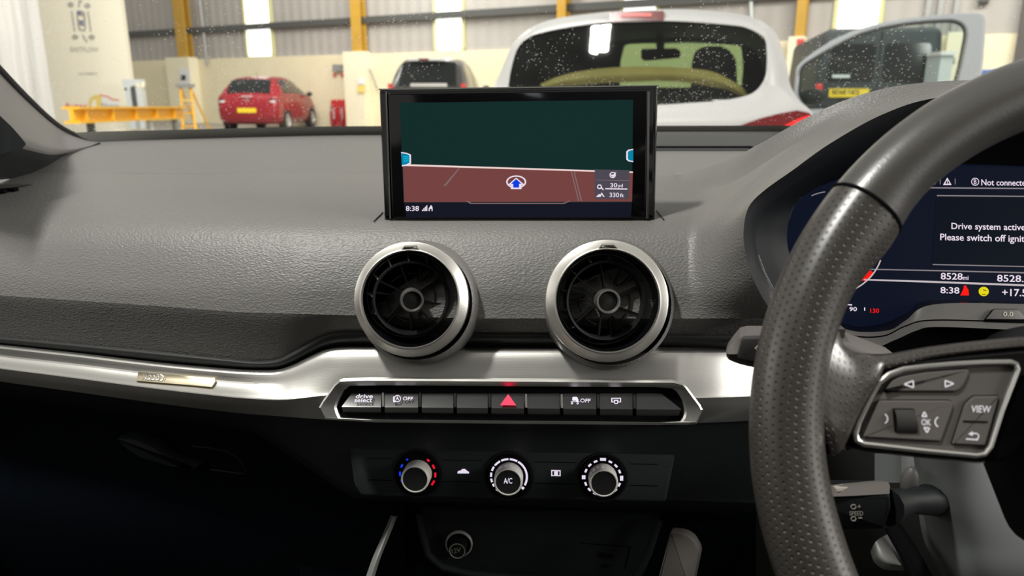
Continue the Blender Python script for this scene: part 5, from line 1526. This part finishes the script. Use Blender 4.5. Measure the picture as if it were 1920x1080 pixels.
for sd in (1, -1):
    nm_ = 'side_window'
    car.patch((.62, .80), 1.42, 6.1, 8.0, 'darkglass', .006, sd).build(nm_, rc, label='dark side window')
    car.patch(1.50, (2.80, 2.30), 6.1, 8.0, 'doorglass' if False else 'darkglass', .006, sd).build(nm_, rc, label='dark side window')
    m_ = MB(); m_.ell(car.w(2.62, sd * .95, 1.02), (.05, .09, .07), 'rubber', (car.h, car.r, Z)); m_.build('door_mirror', rc)
    m_ = MB(); m_.ell(car.w(.085, sd * .70, .86), (.07, .13, .085), 'taillamp', (car.h, car.r, Z)); tl = m_.build('tail_lamp', rc)
    m_ = MB(); m_.ell(car.w(.045, sd * .70, .83), (.05, .09, .03), 'white_paint', (car.h, car.r, Z)); m_.build('reverse_lamp', tl)
    for sv in (.70, 3.08): car.wheel(rc, sv, sd, .30, .18, .872)
    for sv in (1.46, 2.62):
        m_ = MB(); m_.tube([car.pt(sv, v, sd) for v in (2.2, 3, 4, 5, 5.4)], .006, 'rubber', 5); m_.build('door_gap', rc)
def plate(car, parent, sv, t, z, w_, h_, txt=None):
    m_ = MB(); P = Plane(car.w(sv, t, z), -car.h, car.r); m_.prism(P, [(-w_ / 2, -h_ / 2), (w_ / 2, -h_ / 2), (w_ / 2, h_ / 2), (-w_ / 2, h_ / 2)], -.02, .01, 'plate')
    o = m_.build('number_plate', parent, smooth=False); return P
plate(car, rc, -.01, -.02, .60, .52, .12)
m_ = MB(); m_.box(car.w(.03, 0, .97), (.03, .30, .02), 'white_paint', (car.h, car.r, Z)); m_.build('trim_bar', rc, smooth=False)
m_ = MB(); Pe = Plane(car.w(.035, 0, .86), -car.h, car.r); m_.lathe(Pe, (0, 0), [(.05, 0), (.05, .02), (.035, .02), (.035, 0)], 'alloy', 20); m_.build('round_emblem', rc)
m_ = MB(); m_.tube([car.w(.7, .1, 1.48), car.w(.6, .1, 1.60)], .008, 'rubber', 6); m_.build('aerial', rc)

# dark suv behind the screen
sb_ = dep(800, 169, 16.2); sb_.z = 0
ST2 = [(0, .84, .80, .5, .95, .76, .98), (.08, .88, .86, .40, 1.10, .74, 1.16), (.28, .90, .88, .35, 1.14, .70, 1.50), (.45, .90, .88, .32, 1.15, .68, 1.74), (1.2, .90, .88, .32, 1.12, .68, 1.82), (2.2, .90, .88, .32, 1.10, .68, 1.79), (2.75, .90, .87, .32, 1.08, .70, 1.55), (3.25, .89, .86, .32, 1.07, .76, 1.12), (3.9, .86, .82, .34, .98, .74, 1.02), (4.3, .76, .70, .42, .74, .6, .78)]
suv = Car(sb_, heading(4), ST2)
sv_ = thing('dark_suv', suv.w(2.1, 0, 0), 'dark off-roader with spotted rear glass, parked behind the black screen', 'car')
suv.body('cardark').build('body', sv_, angle=50)
rear_glass(suv, .11, .43, .64, parent=sv_)
for sd in (1, -1):
    suv.patch((.55, .66), 1.55, 6.1, 8.0, 'darkglass', .006, sd).build('side_window', sv_, label='dark side window')
    suv.patch(1.65, (3.05, 2.6), 6.1, 8.0, 'darkglass', .006, sd).build('side_window', sv_, label='dark side window')
    m_ = MB(); m_.ell(suv.w(2.85, sd * 1.0, 1.16), (.06, .10, .09), 'rubber', (suv.h, suv.r, Z)); m_.build('door_mirror', sv_)
    m_ = MB(); m_.box(suv.w(.05, sd * .80, 1.14), (.10, .10, .26), 'lampred', (suv.h, suv.r, Z)); m_.build('tail_lamp', sv_, angle=20)
    for s__ in (.85, 3.45): suv.wheel(sv_, s__, sd, .36, .22, .905)
m_ = MB(); m_.box(suv.w(.36, -.05, 1.79), (.10, .80, .05), 'white_paint', (suv.h, suv.r, Z)); sp__ = m_.build('spoiler_lip', sv_, smooth=False, label='white spoiler lip')
m_ = MB(); m_.box(suv.w(.30, -.10, 1.78), (.03, .22, .04), 'taillamp', (suv.h, suv.r, Z)); m_.build('brake_lamp', sp__, smooth=False, label='red high brake lamp')
m_ = MB(); m_.box(suv.w(.0, .05, 1.24), (.04, .80, .07), 'alloy', (suv.h, suv.r, Z)); m_.build('handle_bar', sv_, smooth=False, label='silver handle bar')

# dark van seen through the open door
vb = dep(1642, 169, 11.0); vb.z = 0
vh = heading(14)
vr = Vector((vh.y, -vh.x, 0))
vn = thing('dark_van', vb, 'tall dark van with a yellow number plate, seen through the open door window', 'van')
Pv = Plane(vb, -vh, vr)
def vp(px, py): return Pv.hit(px, py)
m_ = MB()
half = .85
m_.prism(Pv, round_poly([(-half, .35), (half, .35), (half, 1.25), (half * .93, 2.0), (-half * .93, 2.0), (-half, 1.25)], [.05, .05, .3, .14, .14, .3]), -3.9, 0, 'vandark', .06)
m_.build('body', vn, angle=40)
for sx in (-1, 1):
    m_ = MB(); m_.prism(Pv, round_poly([(sx * .06, 1.25), (sx * .70, 1.25), (sx * .66, 1.78), (sx * .06, 1.78)], .06), -.01, .008, 'darkglass'); m_.build('rear_window', vn, smooth=False, label='dark rear window')
    m_ = MB(); m_.prism(Pv, [(sx * .73, .95), (sx * .845, .95), (sx * .835, 1.22), (sx * .74, 1.22)], -.03, .02, 'lampred', .01); m_.build('tail_lamp', vn, smooth=False)
    m_ = MB(); m_.box(Pv.w(sx * .68, .35, -.9), (.24, .7, .7), 'tyre', (vr, vh, Z)); m_.box(Pv.w(sx * .68, .35, -3.1), (.24, .7, .7), 'tyre', (vr, vh, Z)); m_.build('wheel', vn, smooth=False)
m_ = MB(); m_.tube([Pv.w(0, .5, .004), Pv.w(0, 1.95, .004)], .008, 'rubber', 5); m_.build('door_gap', vn)
m_ = MB(); q = [vp(1555, 166), (vp(1555, 166)[0] + .55, vp(1555, 166)[1]), (vp(1555, 166)[0] + .55, vp(1555, 166)[1] - .125), (vp(1555, 166)[0], vp(1555, 166)[1] - .125)]
m_.prism(Pv, q, 0, .02, 'plate'); m_.build('number_plate', vn, smooth=False, label='yellow number plate')
m_ = MB(); m_.text(Pv, 'BD68 NDJ', (1560, 168, 1610, 179.5), 'rubber', .023); m_.build('plate_lettering', vn, smooth=False, recalc=False)
m_ = MB(); m_.prism(Pv, Pv.hits([(1560, 140), (1593, 140), (1593, 146), (1560, 146)]), 0, .03, 'lightgrey'); m_.build('door_handle', vn, smooth=False, label='pale strip above the plate')
m_ = MB(); m_.prism(Pv, [(-.5, .95), (.5, .95), (.5, 1.14), (-.5, 1.14)], 0, .012, 'rubber', .005); m_.build('plate_recess', vn, smooth=False)
gp_ = dep(1754, 169, 10.6); gp_.z = 0
m_ = MB(); m_.box(gp_ + Z * .80, (.17, .4, 1.60), M['lightgrey']); m_.box(gp_ + Z * 1.62, (.20, .44, .05), M['white_paint']); m_.build('locker', label='narrow pale locker right of the dark van, seen through the door window', cat='locker', smooth=False)
cp_ = Pwl.hit(1792, 100)
m_ = MB(); wall_quad(m_, Pwl.hit(1774, 100)[0], Pwl.hit(1810, 100)[0], 0, HB + .04, 0, .38, 'cream2'); m_.build('trim_2', kind='structure', smooth=False)
sign('switch', [(1785, 107), (1791, 107), (1791, 118), (1785, 118)], 'grey', 'grey switch on the cream casing seen through the door window', 'switch')

# ------------------------------------------------------------------ white car ahead
wh = heading(16); wr_ = Vector((wh.y, -wh.x, 0))
Pq = Plane(dep(1200, 190, 4.15), (-wh * math.cos(R(17)) + Z * math.sin(R(17))), wr_)
wcar = thing('white_car', Vector((Pq.o.x, Pq.o.y, 0)) + wh * 2, 'white hatchback close ahead with a large dark rear window and its door open', 'car')
OUT = [(880, 262), (898, 218), (912, 188), (927, 159), (938, 136), (950, 106), (962, 82), (978, 65), (1000, 50), (1023, 40), (1053, 33), (1097, 27), (1141, 22), (1190, 19.5), (1244, 17.5), (1290, 17.5), (1328, 20), (1362, 23), (1391, 27), (1415, 34), (1437, 46), (1454, 61), (1466, 89), (1475, 120), (1482, 160), (1500, 190), (1523, 213), (1532, 262)]
GL = [(945, 192), (948, 178), (950, 168), (953, 156), (957, 133), (966, 100), (977, 81), (990, 71), (1005, 64), (1044, 55), (1097, 46.5), (1145, 42), (1190, 40.5), (1244, 39), (1290, 40.5), (1328, 43), (1362, 46), (1389, 49), (1405, 54), (1418, 60), (1434, 72), (1438, 96), (1438.5, 120), (1437, 140), (1430, 158), (1413, 176), (1376, 187), (1340, 190)]
BASE = None
def pq(px, py, d): 
    P = Plane(Pq.o - Pq.n * 0 + wh * d, Pq.n, Pq.x); a, c_ = P.hit(px, py); return P.w(a, c_)
n_o = len(OUT)
ro = [pq(x, y, .16) for x, y in OUT]
rg_ = [pq(x, y, 0) for x, y in GL]
rg2 = [pq(x, y, .04) for x, y in GL]
b = MB()
mid1 = [pq(xo * .55 + xg * .45, yo * .55 + yg * .45, .035) for (xo, yo), (xg, yg) in zip(OUT, GL)]
# pillars, roof edge: glass edge -> bulge -> outline -> forward along the car
fwd = [[p + wh * s_ + wr_ * 0 + Z * dz for p in ro] for s_, dz in ((.25, .015), (1.0, .05), (1.9, .04), (2.3, -.02))]
b.loft([rg2, rg_, mid1, ro], 110, 18, 'carwhite')
b.loft([ro] + fwd, 110, 20, 'carwhite')
# tailgate below the glass
lo = []
ts = [0, .12, .25, .4, .55, .7, .82, .92, 1]
def lerp_px(A, B, t): return tuple(A[i] + (B[i] - A[i]) * t for i in range(3))
def lowrow(yl, ym, yr, xl, xr, d, bul):
    o = []
    for t in ts:
        x = xl + (xr - xl) * t; y = yl * (1 - t) ** 2 + (2 * ym - .5 * yl - .5 * yr) * 2 * t * (1 - t) + yr * t * t
        o.append(pq(x, y, d - bul * math.sin(math.pi * t)))
    return o
r1 = [pq(x, y, 0) for x, y in ((945, 192), (965, 195), (1000, 197.5), (1080, 199), (1160, 199), (1240, 197), (1316, 192.5), (1350, 190), (1340, 190))]
lo1 = [pq(x, y, 0) for x, y in ((945, 190), (975, 194), (1030, 197), (1100, 198), (1180, 198), (1237, 196.5), (1316, 191.5), (1376, 187), (1413, 176), (1430, 158))]
lo2 = [pq(x, y, -.03) for x, y in ((930, 196), (970, 205), (1030, 208), (1100, 209), (1180, 208), (1240, 206), (1320, 203), (1385, 199), (1432, 188), (1462, 165))]
lo3 = [pq(x, y, -.05) for x, y in ((912, 206), (960, 220), (1030, 222), (1100, 222), (1180, 222), (1240, 221), (1325, 219), (1395, 216), (1450, 208), (1492, 190))]
lo4 = [pq(x, y, -.05) for x, y in ((900, 222), (955, 236), (1030, 238), (1100, 238), (1180, 238), (1240, 238), (1325, 238), (1400, 236), (1468, 228), (1520, 214))]
lo5 = [pq(x, y, -.02) for x, y in ((880, 262), (950, 275), (1030, 280), (1100, 282), (1180, 282), (1240, 282), (1325, 282), (1400, 278), (1470, 272), (1534, 262))]
lo6 = [Vector((p.x, p.y, .55)) + wh * .02 for p in lo5]; lo7 = [Vector((p.x, p.y, .25)) + wh * .08 for p in lo5]
b.loft([lo1, lo2, lo3, lo4, lo5], 60, 24, 'carwhite'); b.loft([lo5, lo6, lo7], 60, 6, 'carwhite')
# flanks, bonnet and floor of the body ahead
sl0 = [ro[0], ro[-1]]
for p0, p1 in ((ro[0], lo7[0]), (ro[-1], lo7[-1])):
    q = [[p0 + wh * s_ for s_ in (0, 1, 2.4, 3.7)], [(p0 + wh * s_).lerp(p1 + wh * s_, .5) for s_ in (0, 1, 2.4, 3.7)], [p1 + wh * s_ for s_ in (0, 1, 2.4, 3.6)]]
    b.loft(q, 12, 6, 'carwhite')
bn = [[ro[0] + wh * 2.3, ro[-1] + wh * 2.3], [ro[0] + wh * 3.3 - Z * .08, ro[-1] + wh * 3.3 - Z * .08], [lo7[0] + wh * 3.75 + Z * .2, lo7[-1] + wh * 3.75 + Z * .2]]
b.loft(bn, 10, 10, 'carwhite')
b.build('body', wcar, angle=50)
b = MB()
fan = [pq(x, y, .015) for x, y in GL + [(1316, 191.5), (1237, 196.5), (1180, 198), (1100, 198), (1030, 197), (975, 194)]]
b.add(fan, [tuple(range(len(fan)))], 'carglass'); b.build('rear_window', wcar, smooth=False, recalc=False, label='tinted rear window')
# high brake lamp
b = MB()
hl = [pq(x, y, -.005) for x, y in ((1142, 23.5), (1194, 21), (1244, 20.5), (1244, 38), (1194, 38.5), (1143, 41))]
hb2 = [p + wh * .08 for p in hl]; b.loops([hb2, hl], 'taillamp', True, True, True); hb3 = b.build('high_brake_lamp', wcar, smooth=False, label='red high brake lamp above the glass')
b = MB(); hl = [pq(x, y, -.012) for x, y in ((1164, 25.5), (1194, 24), (1222, 24.5), (1222, 31), (1194, 31), (1164, 32))]; b.loops([[p + wh * .02 for p in hl], hl], 'lampred', True, True, True); b.build('lit_centre', hb3, smooth=False)
def lampshape(pts, d, mat, nm, parent, lb=None, th=.06):
    m_ = MB(); f_ = [pq(x, y, d) for x, y in pts]; m_.loops([[p + wh * th for p in f_], f_], mat, True, True, True); return m_.build(nm, parent, smooth=False, label=lb)
tl = lampshape([(1365, 250), (1376, 243), (1390, 235), (1426, 222), (1461, 213), (1495, 207), (1519, 212), (1528, 240), (1530, 262), (1450, 275), (1380, 270)], -.075, 'taillamp', 'tail_lamp', wcar, 'dark red tail lamp', .16)
lampshape([(1449, 247), (1470, 236), (1500, 222), (1518, 216), (1524, 240), (1526, 260), (1448, 268)], -.083, 'taillit', 'lit_segment', tl, 'brightly lit red segment', .02)
lampshape([(880, 262), (900, 225), (912, 208), (938, 214), (990, 236), (1005, 258), (960, 275)], -.07, 'taillamp', 'tail_lamp', wcar, None, .14)
# what shows through the glass
def inside(name, pts, d, mat, th, lb=None, sm=False, parent=None):
    m_ = MB(); f_ = [pq(x, y, d) for x, y in pts]; m_.loops([[p + wh * th for p in f_], f_], mat, True, True, True); return m_.build(name, parent or wcar, smooth=sm, label=lb)
# dark lining of the cabin: roof, sides, seats, dash
b = MB()
iro = [pq(x, y, .20) + Vector((0, 0, -.03)) for x, y in OUT[3:25]]
ctr = pq(1195, 140, .2)
iro = [ctr + (p - ctr) * .93 for p in iro]
b.loft([iro, [p + wh * .9 for p in iro], [p + wh * 1.85 for p in iro]], 60, 8, 'seatdark'); b.build('cabin_lining', wcar, angle=60)
Pw1 = 1.86
def windowframe():
    m_ = MB()
    P = Plane(Pq.o + wh * Pw1, Pq.n, Pq.x)
    o_ = [P.hit(*p) for p in [(945, 260), (955, 150), (985, 95), (1020, 72), (1100, 56), (1240, 48), (1370, 56), (1415, 74), (1440, 110), (1460, 260)]]
    i_ = round_poly([P.hit(*p) for p in [(1160, 164), (1162, 110), (1170, 78), (1290, 74), (1390, 80), (1394, 120), (1390, 164)]], .03)
    m_.ring(P, o_, i_, -.06, 0, 'seatdark', 160); m_.build('windscreen_frame', wcar, smooth=False, label='dark frame of the far windscreen')
    g_ = MB(); g_.flat(P, i_, -.03, 'greenglass'); g_.build('windscreen', wcar, smooth=False, label='green-tinted windscreen')
windowframe()
inside('seat_back', [(958, 190), (966, 130), (990, 112), (1060, 108), (1110, 116), (1128, 140), (1130, 196)], .75, 'seatdark', .12)
inside('headrest', round_poly([(1294, 190), (1297, 118), (1303, 96), (1320, 87), (1352, 86), (1370, 96), (1380, 112), (1384, 190)], 8), .8, 'seatdark', .12, 'dark rounded headrest')
m_ = MB(); fr_ = [pq(x, y, 1.45) for x, y in round_poly([(1202, 92), (1268, 90), (1276, 96), (1275, 108), (1208, 114), (1202, 110)], 4)]; m_.loops([[p + wh * .04 for p in fr_], fr_], 'rubber', True, True, True)
m_.tube([pq(1238, 92, 1.47), pq(1238, 60, 1.6), pq(1238, 50, 1.7)], .03, 'rubber', 8); m_.build('rear_view_mirror', wcar, smooth=False, label='dark rear-view mirror')
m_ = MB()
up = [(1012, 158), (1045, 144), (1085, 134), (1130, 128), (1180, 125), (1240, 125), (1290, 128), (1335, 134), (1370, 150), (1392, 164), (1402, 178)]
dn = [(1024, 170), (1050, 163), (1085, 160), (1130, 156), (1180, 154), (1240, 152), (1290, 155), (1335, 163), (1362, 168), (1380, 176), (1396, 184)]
m_.loft([[pq(x, y, .10) for x, y in up], [pq((a[0] + c_[0]) / 2, (a[1] + c_[1]) / 2, .075) for a, c_ in zip(up, dn)], [pq(x, y, .10) for x, y in dn]], 40, 8, 'tan'); m_.build('tan_reflection', wcar, label='tan reflection in the rear glass, modelled as a curved band')  # reflection in the rear glass, built as a solid tan band
inside('shelf', [(940, 205), (945, 176), (1150, 186), (1390, 180), (1400, 200)], .3, 'seatdark', .3)

# open front door of the white car
dr_n = MB()
Dh = dep(1492, 150, 5.65); De = dep(1845, 120, 4.95)
dx = (De - Dh); dx.z = 0; dx.normalize()
Pdo = Plane(Dh, Vector((dx.y, -dx.x, .06)), dx)
DO = [(1486, 190), (1488, 165), (1492, 126), (1504, 113), (1531, 93), (1561, 74), (1602, 56), (1643, 44), (1700, 34), (1740, 29), (1791, 25), (1837, 24), (1847, 31), (1846, 70), (1843, 111), (1838, 150), (1833, 200), (1830, 270), (1810, 330), (1500, 330)]
DI = [(1496, 178), (1499, 134), (1506, 122), (1537, 103), (1572, 83), (1612, 64), (1653, 52), (1700, 44), (1740, 40), (1782, 38), (1800, 42), (1810, 52), (1812, 64), (1806, 96), (1799, 130), (1791, 160), (1786, 190), (1700, 200), (1600, 203), (1510, 204)]
dq = round_poly(Pdo.hits(DO), .02, 2); di = round_poly(Pdo.hits(DI), .02, 2)
dr_n.ring(Pdo, dq, di, -.05, 0, 'carsilver', 260, .012)
door = dr_n.build('front_door', wcar, angle=40, label='silvery white door standing open')
m_ = MB()
ccx = sum(p[0] for p in di) / len(di); ccy = sum(p[1] for p in di) / len(di)
io = by_angle(di, (ccx, ccy), 160)
m_.loops([[Pdo.w(a, c_, .006) for a, c_ in io], [Pdo.w(a, c_, .006) for a, c_ in inset(io, .016)]], 'rubber', True)
m_.build('window_seal', door)
m_ = MB(); m_.flat(Pdo, di, -.03, 'doorglass'); m_.build('door_window', door, smooth=False)
m_ = MB(); mc_ = Plane(Pdo.o - Pdo.n * .18, Pdo.n, Pdo.x).hit(1523, 181)
m_.ell(Pdo.w(mc_[0], mc_[1], -.16), (.105, .062, .06), 'cluster_grey', (Pdo.x, Pdo.y, Pdo.n)); m_.build('door_mirror', door)
m_ = MB(); m_.prism(Pdo, Pdo.hits([(1496, 206), (1786, 202), (1800, 330), (1500, 330)]), -.16, -.05, 'carsilver', .03); m_.build('outer_skin', door, smooth=False)

# hall lamps overhead: a pair of fluorescent tubes that mirrors in the white car's rear window
for pts, lb in (([(1105, 97), (1120, 96), (1125, 45), (1111, 45)], 'left of two fluorescent tubes hanging over the bay'), ([(1123, 95), (1136, 94), (1147, 44), (1131, 45)], 'right of two fluorescent tubes hanging over the bay')):
    q = []
    for px, py in pts:
        p = pq(px, py, .015); d = (p - CAM).normalized(); r_ = d - Pq.n * 2 * d.dot(Pq.n)
        q.append(p + r_ * ((5.6 - p.z) / r_.z))
    t = thing('tube_lamp', sum(q, Vector()) / 4, lb, 'ceiling lamp', 'fluorescent tubes over the bay')
    m_ = MB(); m_.loops([q, [p + Z * .03 for p in q]], 'tube', True, True, True); m_.build('tube', t, smooth=False)
    c_ = sum(q, Vector()) / 4
    m_ = MB(); w2 = [c_ + (p - c_) * 1.06 for p in q]; m_.loops([[p + Z * .035 for p in w2], [p + Z * .10 for p in w2]], 'white_paint', True, True, True); m_.build('batten_housing', t, smooth=False)
    print('LAMP', [tuple(round(v, 2) for v in p) for p in q])
